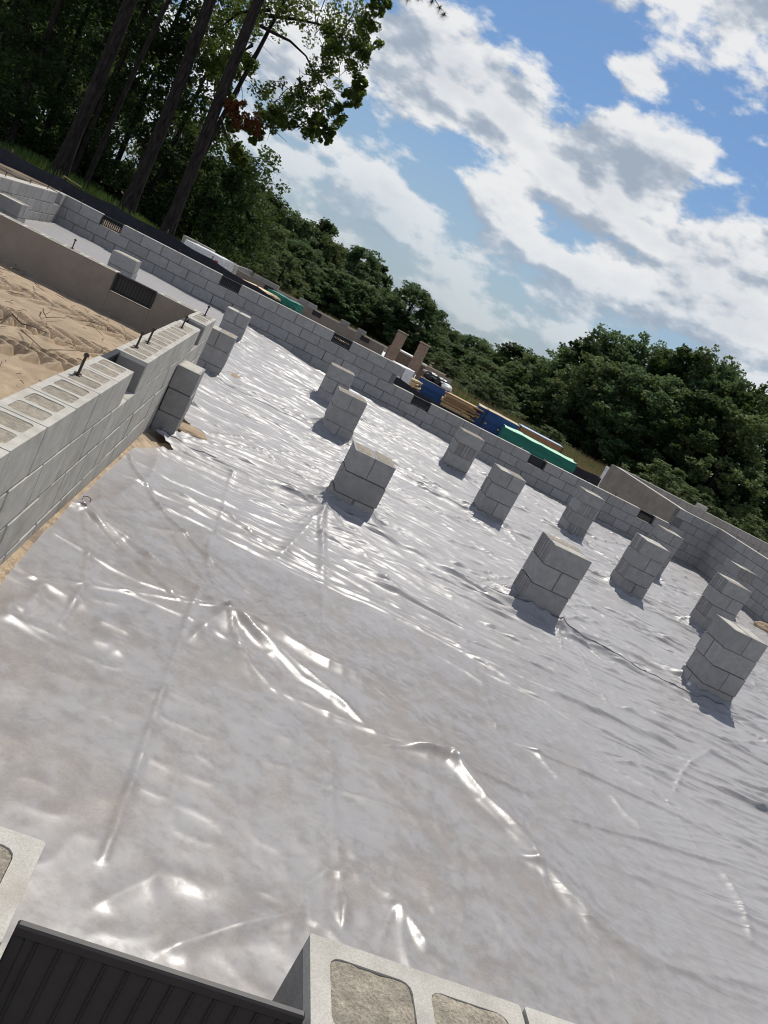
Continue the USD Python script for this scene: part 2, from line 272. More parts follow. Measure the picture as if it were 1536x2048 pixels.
def gi(x, y):
    x, y = np.broadcast_arrays(np.asarray(x, float), np.asarray(y, float)); return gi_rbf(np.c_[x.ravel(), y.ravel()]).reshape(x.shape)
def onground(u, v):
    z = -.85
    for _ in range(4): p = onz(u, v, z); z = float(gi(p[0], p[1]))
    return p
_te = np.array([(-4.2, -8.3, -.43), (-2.7, -8.3, -.42), (-2.4, -13, -.42), (-6, -12, -.45), (-9, -15, -.5), (-12, -8, -.4), (-1, -18, -.68), (5, -18, -.9), (12, -18, -1.0), (-9, 2, -.36), (-12, 6, -.4), (-5, 1.5, -.5), (-8, 6, -.5), (0, 2, -.85), (5, 1.5, -1.1), (8, 2, -1.15), (3, 4, -1.15),
                (-16, 14, -.55), (-11.7, 12.9, -.75), (-5.4, 10.5, -.72), (-1.5, 7.5, -.9), (-10.6, 15.9, -.4), (-8, 15.3, -.42), (-6.3, 13.8, -.55), (-4.5, 13.4, -.72), (-2, 12, -.85), (2.2, 7, -1.1), (4, 8, -1.35), (6, 7, -1.15), (8, 9.5, -1.05), (9.5, 7.2, -1.25), (15, 9, -1.35),
                (-5, 21, -1.3), (4, 18, -1.45), (4, 28, -1.7), (-5, 30, -1.2), (-12, 28, -.5), (-20, 24, -.3), (-25, 10, -.4), (10, 20, -1.5), (20, 20, -1.8), (0, 45, -2.2), (20, 45, -2.5), (40, 40, -3.0), (-20, 50, -1.4), (0, 80, -3.4), (30, 70, -3.3), (-30, 80, -2.6), (60, 60, -3.6), (0, 150, -4.2), (60, 130, -4.2), (-60, 120, -3.4), (-60, 20, -1), (80, 0, -2.5), (40, -20, -1.8), (-40, -30, -1), (20, -60, -1.5)])
te_rbf = RBFInterpolator(_te[:, :2], _te[:, 2], kernel='linear', smoothing=.01)
def te(x, y):
    x, y = np.broadcast_arrays(np.asarray(x, float), np.asarray(y, float)); q = np.c_[np.clip(x.ravel(), -120, 140), np.clip(y.ravel(), -90, 200)]
    return te_rbf(q).reshape(x.shape)
def fb(x, y, s, o=4, seed=0): return meshkit.fbm(np.stack([x * s, y * s, 0 * x + .37], -1), o, seed) - .5

# crawlspace soil
xs = np.unique(np.round(np.r_[np.arange(-6.1, 2.5, .06), np.arange(2.5, 14.2, .12)], 3)); ys = np.unique(np.round(np.r_[np.arange(-16.28, -9, .06), np.arange(-9, 4.6, .1)], 3))
X, Y = np.meshgrid(xs, ys)
Z = gi(X, Y) - .012 + .05 * fb(X, Y, .75, 4, 31) + .010 * fb(X, Y, 9, 3, 5)
Z += .05 * np.clip(1 - np.maximum(X + 2.1, 0) / .16, 0, 1) * (X > -2.2)
cx, cy = (X[:-1, :-1] + X[1:, 1:]) / 2, (Y[:-1, :-1] + Y[1:, 1:]) / 2
inA = (cx > -2.2) & (cy < .1); inB = (cx < -2.2) & (cy > -8.22) & (cy < .1); inW = (cx > 8.3) & (cy > .1)
tag(obj('crawlspace_ground', grid_mesh(X, Y, Z, inA | inB | inW), T['wet_sand'], smooth=True), 'pale brown sandy soil between the foundation walls', None, kind='structure')
# exterior terrain
xs = np.unique(np.round(np.r_[-700, -400, -250, -160, np.arange(-120, -26, 6), np.arange(-26, -6.1, .5), -6.1, np.arange(-6, 2, .25), -2.2, np.arange(2, 16, .3), 8.3, 9.3, 14, np.arange(16, 60, 2), np.arange(60, 141, 8), 200, 300, 450, 800], 3))
ys = np.unique(np.round(np.r_[-600, -300, -160, np.arange(-90, -20, 6), np.arange(-20, -8.2, .3), -16.28, -8.22, np.arange(-8, .1, .4), .1, np.arange(.3, 12, .25), 4.5, np.arange(12, 50, .8), np.arange(50, 120, 3), np.arange(120, 201, 10), 300, 500, 900], 3))
X, Y = np.meshgrid(xs, ys)
Z = te(X, Y) + .10 * fb(X, Y, .5, 4, 11) + np.where(np.hypot(X, Y) > 200, -1.5, 0)
cx, cy = (X[:-1, :-1] + X[1:, 1:]) / 2, (Y[:-1, :-1] + Y[1:, 1:]) / 2
ins = ((cx > -2.2) & (cx < 14) & (cy > -16.28) & (cy < .1)) | ((cx > -6.1) & (cx < -2.2) & (cy > -8.22) & (cy < .1)) | ((cx > 8.3) & (cx < 14) & (cy > .1) & (cy < 4.5))
notch = (cx > -9) & (cx < -2.2) & (cy > -16.5) & (cy < -8.22)
tag(obj('terrain', grid_mesh(X, Y, Z, ~(ins | notch)), T['dirt'], smooth=True), 'bare dirt ground sloping down towards the trees', None, kind='structure')
# sand yard in the notch, with dozer tread prints
xs = np.r_[-9, np.arange(-8.97, -2.2, .025), -2.2]; ys = np.r_[-16.5, np.arange(-16.48, -8.22, .025), -8.22]
X, Y = np.meshgrid(xs, ys)
Z = te(X, Y) + .09 * fb(X, Y, .8, 5, 21) + .03 * fb(X, Y, 5, 3, 22)
for (ax, ay, ang, wd) in [(-4.6, -9.6, .25, .28), (-3.6, -10.6, .25, .28), (-3.2, -11.6, .55, .26), (-4.9, -11.2, .3, .28)]:
    c, s = math.cos(ang), math.sin(ang); U = (X - ax) * c + (Y - ay) * s; V = -(X - ax) * s + (Y - ay) * c
    inside = np.clip((wd - np.abs(V)) / .05, 0, 1) * np.clip((2.2 - np.abs(U)) / .4, 0, 1)
    ph = (U + np.abs(V) * .8) / .17 * 2 * np.pi
    Z += inside * (-.040 + .045 * np.clip(np.sin(ph) * 2, -1, 1)) * (.5 + meshkit.noise(np.stack([X * 3, Y * 3, 0 * X], -1), 5))
tag(obj('sand_yard', grid_mesh(X, Y, Z), T['sand'], smooth=True), 'tan sand with tread prints beside the left wall', None, kind='structure')

# ------------------------------------------------------------------ block walls
MD, HC, J = .4064, .2032, .0095
def wall_blocks(par, axis, face, thick, s0, s1, z_of, course_top, offs, gaps=(), mat='block', hollow_top=False, zbot=lambda s: -1.2, jit=.0008, seed=0, top_only=None):
    """axis 'x': wall runs along x, its inner face at y=face and body to face+thick; axis 'y': runs along y, face x. Running bond on a 16-inch module."""
    r = np.random.default_rng(seed); out = []
    ncourse = 7
    for k in range(ncourse):
        zt = course_top - k * HC; zb = zt - HC
        a = offs + (MD / 2 if k % 2 else 0); i0 = math.floor((s0 - a) / MD); s = a + i0 * MD
        while s < s1 - 1e-6:
            e0, e1 = max(s, s0), min(s + MD, s1); s += MD
            if e1 - e0 < .03: continue
            mid = (e0 + e1) / 2
            segs = [(e0, e1)]
            for g0, g1, gz0, gz1 in gaps:
                if zb < gz1 - .01 and zt > gz0 + .01:
                    nn = []
                    for p, q in segs:
                        if p < g0 - .02: nn.append((p, min(q, g0)))
                        if q > g1 + .02: nn.append((max(p, g1), q))
                    segs = [(p, q) for p, q in nn if q - p > .03]
            for e0_, e1_ in segs:
                mid = (e0_ + e1_) / 2
                if zt > z_of(mid) + .01: continue
                if zt < zbot(mid) - .02: continue
                p, q = e0_ + J / 2, e1_ - J / 2; f0, f1 = sorted((face, face + thick)); j1, j2 = r.normal(0, jit, 2)
                is_top = abs(zt - z_of(mid)) < .02
                if axis == 'x': B = (p, q, f0 + j1, f1 + j1, zb + J * .6, zt - J * .35)
                else: B = (f0 + j1, f1 + j1, p, q, zb + J * .6, zt - J * .35)
                if is_top and hollow_top and q - p > .25:
                    w, d = (q - p), (f1 - f0)
                    cw = (w - 3 * .034) / 2; cores = [sbox(-cw / 2, -d / 2 + .034, cw / 2, d / 2 - .034).buffer(-.02).buffer(.02, quad_segs=3)]
                    from shapely import affinity as af
                    cores = [af.translate(cores[0], sx * (cw + .034) / 2, 0) for sx in (-1, 1)]
                    hm = hollow(w, d, B[5] - B[4], cores)
                    v = hm.vertices.copy()
                    if axis == 'y': v = v[:, [1, 0, 2]] * [1, 1, 1]; hf = hm.faces[:, ::-1]
                    else: hf = hm.faces
                    v = v + [(B[0] + B[1]) / 2, (B[2] + B[3]) / 2, B[4]]
                    bp = obj('block', (v, hf), T[mat], par)
                    for c in cores:
                        x0, y0, x1, y1 = c.bounds; gx, gy = np.meshgrid(np.linspace(x0 + .001, x1 - .001, 9), np.linspace(y0 + .001, y1 - .001, 9))
                        gz = B[5] - B[4] - .0012 - r.random() * .0022 + r.normal(0, .0010, gx.shape)
                        V, F = grid_mesh(gx, gy, gz); 
                        if axis == 'y': V = V[:, [1, 0, 2]]; F = F[:, ::-1]
                        obj('core_fill', (V + [(B[0] + B[1]) / 2, (B[2] + B[3]) / 2, B[4]], F), T['grout'], bp, smooth=True)
                else:
                    v, f = cbox(*B, c=r.uniform(.003, .009))
                    v = v + r.normal(0, .0008, 3)
                    obj('block', (v, f), T[mat], par)
    return out
def mortar_core(par, axis, face, thick, spans, inset=.006, mat='mortar'):
    b = MB(); f0, f1 = sorted((face, face + thick))
    for s0, s1, zb, zt in spans:
        B = (s0 + .004, s1 - .004, f0 + inset, f1 - inset, zb, zt) if axis == 'x' else (f0 + inset, f1 - inset, s0 + .004, s1 - .004, zb, zt)
        b.add(*cbox(*B, c=.001))
    return obj('mortar', b.get(), T[mat], par)
def vent(par, axis, face, thick_at, s0, s1, z0, z1, louvers=9, solid=False, mt='vent_plastic'):
    fr = MB(); t = .022; y0, y1 = thick_at
    A = lambda a0, a1, b0, b1: (a0, a1, y0, y1, b0, b1) if axis == 'x' else (y0, y1, a0, a1, b0, b1)
    fr.add(*cbox(*A(s0 + .004, s1 - .004, z1 - t, z1 - .003), c=.003)); fr.add(*cbox(*A(s0 + .004, s1 - .004, z0 + .003, z0 + t * .8), c=.003))
    fr.add(*cbox(*A(s0 + .004, s0 + t, z0 + t * .8, z1 - t), c=.003)); fr.add(*cbox(*A(s1 - t, s1 - .004, z0 + t * .8, z1 - t), c=.003))
    v = obj('vent', fr.get(), T[mt], par)
    if solid:
        ym = (y0 + y1) / 2; A2 = (s0 + t, s1 - t, ym - .004, ym + .004, z0 + t * .8, z1 - t) if axis == 'x' else (ym - .004, ym + .004, s0 + t, s1 - t, z0 + t * .8, z1 - t)
        obj('screen', cbox(*A2, c=.001), T[mt], v)
    w = (s1 - s0 - 2 * t) / louvers
    for k in range(louvers):
        c = s0 + t + (k + .5) * w
        bw = w * (.38 if not solid else .16)
        B = (c - bw / 2, c + bw / 2, y0 + .012, y1 - .012, z0 + t * .7, z1 - t * .9) if axis == 'x' else (y0 + .012, y1 - .012, c - bw / 2, c + bw / 2, z0 + t * .7, z1 - t * .9)
        if solid:
            B = list(B); i = 2 if axis == 'x' else 0; ym = (y0 + y1) / 2; B[i], B[i + 1] = (ym - .0062, ym - .0042)
        obj('louver', cbox(*B, c=.002), T[mt], v)
    if not solid:
        mid = (z0 + z1) / 2 + .02; B = (s0 + t, s1 - t, y1 - .014, y1 - .006, mid, z1 - t) if axis == 'x' else (y1 - .014, y1 - .006, s0 + t, s1 - t, mid, z1 - t)
        obj('damper', cbox(*B, c=.001), T[mt], v)
    return v
def bolt(par, x, y, z, h=.085, lean=(0, 0)):
    b = obj('anchor_bolt', tube([(x, y, z - .03), (x + lean[0], y + lean[1], z + h)], .0065, 8), T['rust_steel'], par)
    top = np.array([x + lean[0], y + lean[1], z + h])
    obj('nut', tube([top - [0, 0, .018], top - [0, 0, .003]], .0125, 6), T['rust_steel'], b)
    a = np.array([x, y, z - .004]) + [0, 0, .0065]
    obj('washer', tube([a, a + [0, 0, .004]], .019, 10), T['rust_steel'], b)

# rear foundation wall (far wall)
XL, XR = -6.0, 9.2
XS0, XS1 = 2.75 * MD, 20 * MD          # stretch that is two courses lower
ztop = lambda s: -2 * HC if XS0 < s < XS1 else 0.0
rear = thing('block_wall', 'long grey block wall across the back with square vent openings and a lower middle stretch', 'foundation wall')
vents = [(-13, -12, 0), (-7, -6, 0), (-1, 0, 0), (4, 5, -2 * HC), (11, 12, -2 * HC), (18, 19, -2 * HC)]
gaps = [(a * MD, b * MD, z - HC, z) for a, b, z in vents]
wall_blocks(rear, 'x', 0, .2, XL - .2, XR + .2, ztop, 0, 0.0, gaps, seed=1, zbot=lambda s: float(gi(s, 0)) - .1)
sp = []; cuts = [XL - .2] + [q * MD for a, b, z in vents for q in (a, b)] + [XS0, XS1, XR + .2]; cuts = sorted(cuts)
for a, b in zip(cuts, cuts[1:]):
    zt = ztop((a + b) / 2); isv = any(abs(a - q[0]) < .01 and abs(b - q[1]) < .01 for q in gaps); sp.append((a, b, -1.45, zt - (HC + .004 if isv else .006)))
mortar_core(rear, 'x', 0, .2, sp, mat='mortar_dark')
for k, (a, b, z) in enumerate(vents): vent(rear, 'x', 0, (.07, .13), a * MD, b * MD, z - HC + .012, z, louvers=10, solid=(k == 4))
for s in (-11.4, -9.3, -14.1, -4.2, 7.3, 14.6, 16.4): bolt(rear, s * MD, .1, ztop(s * MD), .07)
# left end wall
lend = thing('block_wall', 'short grey block wall at the far left corner, sunlit, with one block missing', 'foundation wall')
gl = [(-.55, -.22, -HC, 0)]
wall_blocks(lend, 'y', XL - .2, .2, -8.32, 0, lambda s: 0.0, 0, -.22, gl, seed=2, zbot=lambda s: -.75)
mortar_core(lend, 'y', XL - .2, .2, [(-8.1, -.55, -1.2, -.006), (-.55, -.22, -1.2, -HC - .004), (-.22, -.002, -1.2, -.006)])
for y in (-.9, -1.9, -3.1, -.1): bolt(lend, XL - .1, y, 0, .07)
# jog wall with parged outer face
jog = thing('parged_wall', 'brown plastered wall with a black vent behind the sand', 'foundation wall')
XLW = -2.1
jv = (-3.15, -2.72)
b = MB()
for s0, s1, zt in ((XL - .2, jv[0], -.004), (jv[0], jv[1], -.196), (jv[1], XLW - .2, -.004)): b.add(*cbox(s0, s1, -8.322, -8.305, -1.0, zt, c=.003))
obj('parging', b.get(), T['parge'], jog)
wall_blocks(jog, 'x', -8.3, .19, XL, XLW - .2, lambda s: 0.0, 0, XLW - .2 - 20 * MD, [(jv[0], jv[1], -HC, 0)], mat='block_top', hollow_top=True, seed=3, zbot=lambda s: -.65)
mortar_core(jog, 'x', -8.3, .19, [(XL, jv[0], -1.1, -.03), (jv[0], jv[1], -1.1, -HC - .004), (jv[1], XLW - .2, -1.1, -.03)])
vent(jog, 'x', 0, (-8.335, -8.28), jv[0], jv[1], -.192, .006, louvers=12, solid=True)
bolt(jog, -3.65, -8.2, 0, .10); bolt(jog, -5.3, -8.2, 0, .09)
# left wall running away from the camera
left = thing('block_wall', 'grey block wall running away at left with filled cores and rusty bolts on top', 'foundation wall')
lg = [(-12.58, -12.17, -HC, 0), (-9.5, -9.05, -HC, 0)]
wall_blocks(left, 'y', XLW - .2, .2, -16.38, -8.1, lambda s: 0.0, 0, -12.58 - MD * 10, lg, mat='block_top', hollow_top=True, seed=4, zbot=lambda s: -1.0)
sp = [(-16.37, -12.58, -1.3, -.03), (-12.58, -12.17, -1.3, -HC - .004), (-12.17, -9.5, -1.3, -.03), (-9.5, -9.05, -1.3, -HC - .004), (-9.05, -8.11, -1.3, -.03)]
mortar_core(left, 'y', XLW - .2, .2, sp)
for a, b_, _, _ in lg: vent(left, 'y', 0, (XLW - .2, XLW - .165), a, b_, -HC + .01, -.004, louvers=10, solid=True)
for y, x in ((-13.23, -2.25), (-11.85, -2.24), (-11.5, -2.23), (-10.01, -2.21), (-8.31, -2.21)): bolt(left, x, y, 0, .11, (.004, .003))
# right wall + wing walls
right = thing('block_wall', 'grey block wall in shade at the right edge coming towards the viewer', 'foundation wall')
wall_blocks(right, 'y', XR, .2, -16.3, -.002, lambda s: 0.0, 0, 0.0, seed=5, zbot=lambda s: -1.25)
mortar_core(right, 'y', XR, .2, [(-16.3, -.004, -1.5, -.006)], mat='mortar_dark')
for y in (-.6, -1.5): bolt(right, XR + .1, y, 0, .07)
wing = thing('parged_wall', 'brown weathered block wall end beyond the back wall, right of the wrapped bundles', 'foundation wall')
wall_blocks(wing, 'y', 8.22, .2, .2, 4.6, lambda s: 0.0, 0, .2, mat='parge_block', seed=6, zbot=lambda s: -1.2)
mortar_core(wing, 'y', 8.22, .2, [(.204, 4.6, -1.5, -.006)], inset=.003, mat='parge_block')
wingb = thing('block_wall', 'thin-looking top of the farthest block wall at right, in front of dark trees', 'foundation wall')
wall_blocks(wingb, 'x', 4.4, .2, 8.42, 14.4, lambda s: 0.0, 0, 8.42, seed=7, zbot=lambda s: -1.2)
mortar_core(wingb, 'x', 4.4, .2, [(8.42, 14.4, -1.5, -.006)])
for x in (9.6, 10.5, 11.6, 12.6): bolt(wingb, x, 4.5, 0, .07)
obj('loose_block', cbox(11.0, 11.3, 4.42, 4.58, .002, .13, c=.006), T['block_top'], wingb)
# near wall under the viewer
near = thing('block_wall', 'grey block wall right in front of the viewer with large filled cores', 'foundation wall')
wall_blocks(near, 'x', -16.18, -.2, -2.1, 9.2, lambda s: 0.0, 0, -1.075 - 10 * MD, [(-1.505, -1.075, -HC, 0)], mat='block_top', hollow_top=True, seed=8, zbot=lambda s: -.7)
mortar_core(near, 'x', -16.18, -.2, [(-2.1, -1.505, -1.3, -.03), (-1.505, -1.075, -1.3, -HC - .004), (-1.075, 9.2, -1.3, -.03)])
vent(near, 'x', 0, (-16.347, -16.333), -1.505, -1.075, -HC + .006, .002, louvers=12, solid=True, mt='vent_grey')

def cap(par, axis, face, thick, spans):  # lighter strips added on wall tops and sills, sunlit edge put into the colour
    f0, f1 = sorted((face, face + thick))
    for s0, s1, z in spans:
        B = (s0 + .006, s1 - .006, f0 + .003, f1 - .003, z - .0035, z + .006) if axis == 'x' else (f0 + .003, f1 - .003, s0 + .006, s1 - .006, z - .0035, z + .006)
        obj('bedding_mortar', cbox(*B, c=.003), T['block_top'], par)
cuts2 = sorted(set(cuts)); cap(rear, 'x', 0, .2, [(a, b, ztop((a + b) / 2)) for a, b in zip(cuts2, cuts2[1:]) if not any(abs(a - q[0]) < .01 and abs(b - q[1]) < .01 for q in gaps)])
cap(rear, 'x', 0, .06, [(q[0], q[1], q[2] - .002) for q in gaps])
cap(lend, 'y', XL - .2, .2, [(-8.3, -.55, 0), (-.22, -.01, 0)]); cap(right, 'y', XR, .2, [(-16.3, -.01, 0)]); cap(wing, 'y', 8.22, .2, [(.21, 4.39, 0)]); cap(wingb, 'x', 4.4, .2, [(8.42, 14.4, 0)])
# ------------------------------------------------------------------ piers
PW = .3975
def rib_block(x0, x1, y0, y1, z0, z1, along, ribbed, r):
    """one block lying along x or y; its ends may carry the moulded grooves of a sash block"""
    L, W = (x1 - x0, y1 - y0) if along == 'x' else (y1 - y0, x1 - x0)
    h = L / 2; w = W / 2; d = .013
    if ribbed:
        prof = [(-w, 0), (-w * .62, 0), (-w * .58, -d), (-w * .36, -d), (-w * .33, -.004), (-w * .24, -.004), (-w * .2, -d), (w * .12, -d), (w * .16, -.004), (w * .25, -.004), (w * .29, -d), (w * .56, -d), (w * .6, 0), (w, 0)]
    else: prof = [(-w, 0), (w, 0)]
    pts = [(h + b, a) for a, b in prof] + [(-h - b, -a) for a, b in prof]
    mm = trimesh.creation.extrude_polygon(Polygon(pts).buffer(-.004).buffer(.004, quad_segs=1), z1 - z0, engine='earcut')
    v = mm.vertices.copy(); f = mm.faces
    if along == 'y': v = v[:, [1, 0, 2]]; f = f[:, ::-1]
    return v + [(x0 + x1) / 2, (y0 + y1) / 2, z0], f
piers = []
def pier(x, y, ztop_, gz, first, label, seed, w=PW, single=None, ribs=(0, 0), group='block piers standing in the crawlspace', hollowtop=True):
    r = np.random.default_rng(seed); t = thing('block_pier', label, 'pier', (x, y, gz), group=group)
    n = int(math.ceil((ztop_ - gz + .12) / HC)); d = PW; mo = MB()
    for k in range(n):
        z1 = ztop_ - k * HC - gz; z0 = z1 - HC; mode = first if k % 2 == 0 else ('ends' if first == 'stretcher' else 'stretcher'); jx, jy = r.normal(0, .004, 2)
        zz0, zz1 = z0 + J * .75, z1 - (J * .35 if k else 0)
        rib = (mode == 'ends' and ribs[0]) or (mode == 'stretcher' and ribs[1])
        if single == 'deep': jobs = [('y', (0, .197, 0, PW))]
        elif mode == 'ends': jobs = [('y', (0, w / 2 - J / 2, 0, d)), ('y', (w / 2 + J / 2, w, 0, d))]
        else: jobs = [('x', (0, w, 0, d / 2 - J / 2)), ('x', (0, w, d / 2 + J / 2, d))]
        for al, (a0, a1, b0, b1) in jobs:
            j2 = r.normal(0, .0025, 2)
            v, f = rib_block(a0 + jx + j2[0], a1 + jx + j2[0], b0 + jy + j2[1], b1 + jy + j2[1], zz0, zz1, al, rib, r)
            bp = obj('block', (v, f), T['block'], t)
            if k == 0:  # mortar smeared over the filled cores, most given a lighter sunlit-top colour
                gx, gy = np.meshgrid(np.linspace(a0 + .012, a1 - .012, 9), np.linspace(b0 + .012, b1 - .012, 9)); e = np.minimum(np.minimum(gx - a0, a1 - gx), np.minimum(gy - b0, b1 - gy))
                gz_ = zz1 + np.clip(e - .012, 0, .02) * .35 - .0015 + r.normal(0, .0015, gx.shape) * (e > .015)
                V, F = grid_mesh(gx + jx + j2[0], gy + jy + j2[1], gz_); obj('core_fill', (V, F), T['block_top'] if r.random() < .6 else T['grout'], bp, smooth=True)
        ww, dd = (.197, PW) if single == 'deep' else (w, d)
        mo.add(*cbox(jx + .010, ww + jx - .010, jy + .010, dd + jy - .010, z0 - .004, zz1 - .002 if k else zz1 - .004, c=.001))
    obj('mortar', mo.get(), T['mortar'], t)
    piers.append((x, y, gz, ww, dd)); return t
PL = [(-.506, -4.285, -.219, 'stretcher', 'farthest square block pier in the leftmost free row, right behind a nearer one, ribbed ends'),
      (-.472, -6.705, -.248, 'ends', 'middle block pier of the leftmost free row with a split top block'),
      (-.470, -10.18, -.262, 'ends', 'nearest pier of the leftmost free row, three courses of grey block on the plastic'),
      (1.911, -3.878, -.257, 'stretcher', 'block pier in front of the lower back wall near the blue bundle'),
      (1.895, -6.658, -.247, 'ends', 'block pier standing midway with light sheet stretched between it and the back wall'),
      (4.381, -3.687, -.262, 'stretcher', 'rough ribbed block pier just in front of the back wall, below the black silt panel'),
      (1.522, -10.266, -.241, 'stretcher', 'large block pier with ribbed left end at the middle right, four courses'),
      (4.213, -6.69, -.231, 'stretcher', 'block pier with ribbed left courses, in front of the pier by the last back vent'),
      (6.012, -3.706, -.246, 'ends', 'block pier half hidden near the last vent of the back wall'),
      (5.623, -6.69, -.228, 'stretcher', 'block pier directly behind the front pier at the right edge'),
      (7.646, -3.718, -.241, 'ends', 'small looking block pier against the shaded right wall'),
      (3.577, -10.221, -.235, 'ends', 'nearest block pier at the right edge with a roll of plastic at its foot')]
for i, (x, y, z, fm, lab) in enumerate(PL): pier(x, y, z, float(gi(x + .2, y)), fm, lab, 100 + i, ribs=[(0, 1), (0, 0), (0, 0), (1, 0), (0, 1), (1, 1), (0, 1), (0, 1), (0, 1), (0, 1), (1, 0), (0, 0)][i])
pier(-2.094, -10.26, -.25, float(gi(-2, -10)), 'ends', 'narrow one block wide pier against the left wall', 120, single='deep', group='block piers against the left walls')
pier(-2.28, -6.75, -.25, -.82, 'ends', 'block pier just past the end of the left wall', 121, group='block piers against the left walls')
pier(-2.33, -3.12, -.25, -.76, 'ends', 'farthest block pier past the left wall, by the back wall', 122, group='block piers against the left walls')
pier(-4.20, -3.50, -.22, -.66, 'stretcher', 'low block pier behind the brown plastered wall above its vent', 123, group='block piers against the left walls')
pier(-6.0 + .02, -3.6, -.22, -.62, 'stretcher', 'low block pier against the sunlit wall at the far left', 124, group='block piers against the left walls')

# ------------------------------------------------------------------ plastic sheets
creases = []   # (points, amp, width)
def crease(px, amp, w, z=None): creases.append((np.array([onground(*q)[:2] for q in px]), amp, w))
crease([(443, 1240), (500, 1262), (560, 1290), (648, 1338), (770, 1392)], .034, .055)
crease([(443, 1240), (500, 1285), (560, 1322), (648, 1392), (742, 1474)], .030, .042)
crease([(443, 1240), (500, 1283), (600, 1370), (670, 1415)], .015, .03)
crease([(443, 1240), (390, 1197), (310, 1140), (250, 1098), (160, 1042)], .026, .05)
crease([(443, 1240), (400, 1270), (366, 1298)], .018, .05)
crease([(443, 1240), (470, 1310), (500, 1372)], .012, .05)
crease([(770, 1498), (850, 1515), (890, 1527), (915, 1560), (960, 1612), (1020, 1665), (1062, 1735), (1125, 1800), (1180, 1852), (1260, 1915), (1330, 1955)], .026, .050)
crease([(890, 1527), (960, 1590), (1040, 1662)], .012, .05)
crease([(1060, 1730), (1110, 1765), (1180, 1840)], .012, .03)
crease([(640, 1032), (700, 1085), (800, 1150), (900, 1205), (1020, 1265)], .022, .05)
crease([(640, 1032), (590, 1085), (540, 1135)], .016, .05)
crease([(640, 1032), (640, 1110), (645, 1190)], .010, .03)
crease([(640, 1032), (730, 1130), (820, 1230)], .014, .06)
crease([(640, 1032), (560, 1020), (470, 1000)], .012, .05)
crease([(155, 1040), (250, 1055), (350, 1075), (440, 1080)], .014, .04)
crease([(155, 1040), (230, 1085), (330, 1150)], .012, .04)
crease([(155, 1040), (220, 1010), (300, 960)], .016, .05)
crease([(155, 1040), (260, 1035), (400, 1020)], .010, .05)
crease([(310, 880), (310, 930), (290, 985)], .016, .04)
crease([(75, 1180), (110, 1195), (160, 1218), (190, 1224)], .022, .035)
crease([(5, 1215), (12, 1245), (60, 1262), (122, 1282)], .022, .03)
crease([(5, 1212), (30, 1225), (52, 1240)], .02, .03)
crease([(185, 1245), (225, 1262), (266, 1282)], .02, .03); crease([(180, 1270), (225, 1288), (262, 1302)], .018, .03); crease([(170, 1285), (215, 1300), (245, 1322)], .014, .03)
crease([(785, 1812), (800, 1840), (830, 1880), (852, 1925)], .03, .035)
crease([(680, 1805), (679, 1840), (678, 1870)], .018, .02)
crease([(175, 1830), (240, 1795), (310, 1762), (360, 1772), (415, 1802)], .016, .035)
crease([(310, 1920), (380, 1895), (460, 1870), (600, 1838), (612, 1860)], .016, .035)
crease([(540, 1470), (600, 1500), (615, 1555)], .012, .05)
crease([(1060, 1500), (1110, 1560), (1165, 1590)], .012, .03); crease([(860, 1310), (930, 1350), (985, 1392)], .012, .03); crease([(930, 1195), (1000, 1225), (1100, 1290)], .012, .03)
crease([(1210, 1590), (1250, 1640), (1330, 1700)], .012, .03); crease([(1440, 1745), (1480, 1830), (1500, 1900)], .014, .03); crease([(1000, 1855), (1020, 1900), (1080, 1965)], .014, .03)
rr_ = np.random.default_rng(12)
for yrow, cnt in ((-10.12, 5), (-6.6, 4), (-3.55, 4)):
    for k in range(cnt):
        x_ = np.linspace(-1.9 if k % 2 else rr_.uniform(-1, 1), 9.1 if k % 3 else rr_.uniform(5, 8), 26); y_ = yrow + rr_.uniform(-.42, .30) + .16 * (meshkit.fbm(np.stack([x_ * .5, 0 * x_ + k, 0 * x_ + yrow], -1), 3, k) - .5) * 2
        creases.append((np.c_[x_, y_], rr_.uniform(.016, .032), rr_.uniform(.035, .06)))
folds = [[(462, 952), (428, 1080), (385, 1205), (340, 1330), (265, 1560), (200, 1730)], [(637, 1120), (644, 1260), (652, 1450), (658, 1620), (678, 1800), (680, 1870)], [(870, 900 + 240), (920, 1260), (990, 1460), (1100, 1720), (1230, 1980)], [(1120, 1250), (1240, 1470), (1420, 1750)]]
fold_pts = [np.array([onground(*q)[:2] for q in fl]) for fl in folds]
# fine crinkles: fans at the pins and pier corners, and many small pulled lines
def fan(c, n, lo, hi, amp, r, a0=0, a1=2 * math.pi):
    for k in range(n):
        a = r.uniform(a0, a1); L = r.uniform(lo, hi); q = np.linspace(0, 1, 4)[:, None]; bend = r.normal(0, .08) * L
        d = np.array([math.cos(a), math.sin(a)]); nrm = np.array([-d[1], d[0]]); creases.append((np.array(c)[:2] + d * L * q + nrm * bend * np.sin(q * np.pi), amp * r.uniform(.4, 1.2), r.uniform(.010, .026)))
rf = np.random.default_rng(88)
for c, n, lo, hi, am in [((443, 1240), 16, .4, 1.3, .010), ((640, 1032), 18, .4, 1.4, .009), ((155, 1040), 16, .3, 1.3, .009), ((310, 885), 10, .3, .8, .008), ((75, 1180), 8, .2, .5, .008), ((890, 1527), 8, .3, .8, .007), ((785, 1812), 7, .2, .5, .007), ((612, 1860), 7, .15, .4, .008), ((1062, 1735), 6, .2, .6, .007)]: fan(onground(*c), n, lo, hi, am, rf)
for (px, py, gz, ww, dd) in piers:
    for cx_, cy_ in ((px, py), (px + ww, py), (px, py + dd), (px + ww, py + dd)): fan((cx_, cy_), 5, .25, .9, .012, rf)
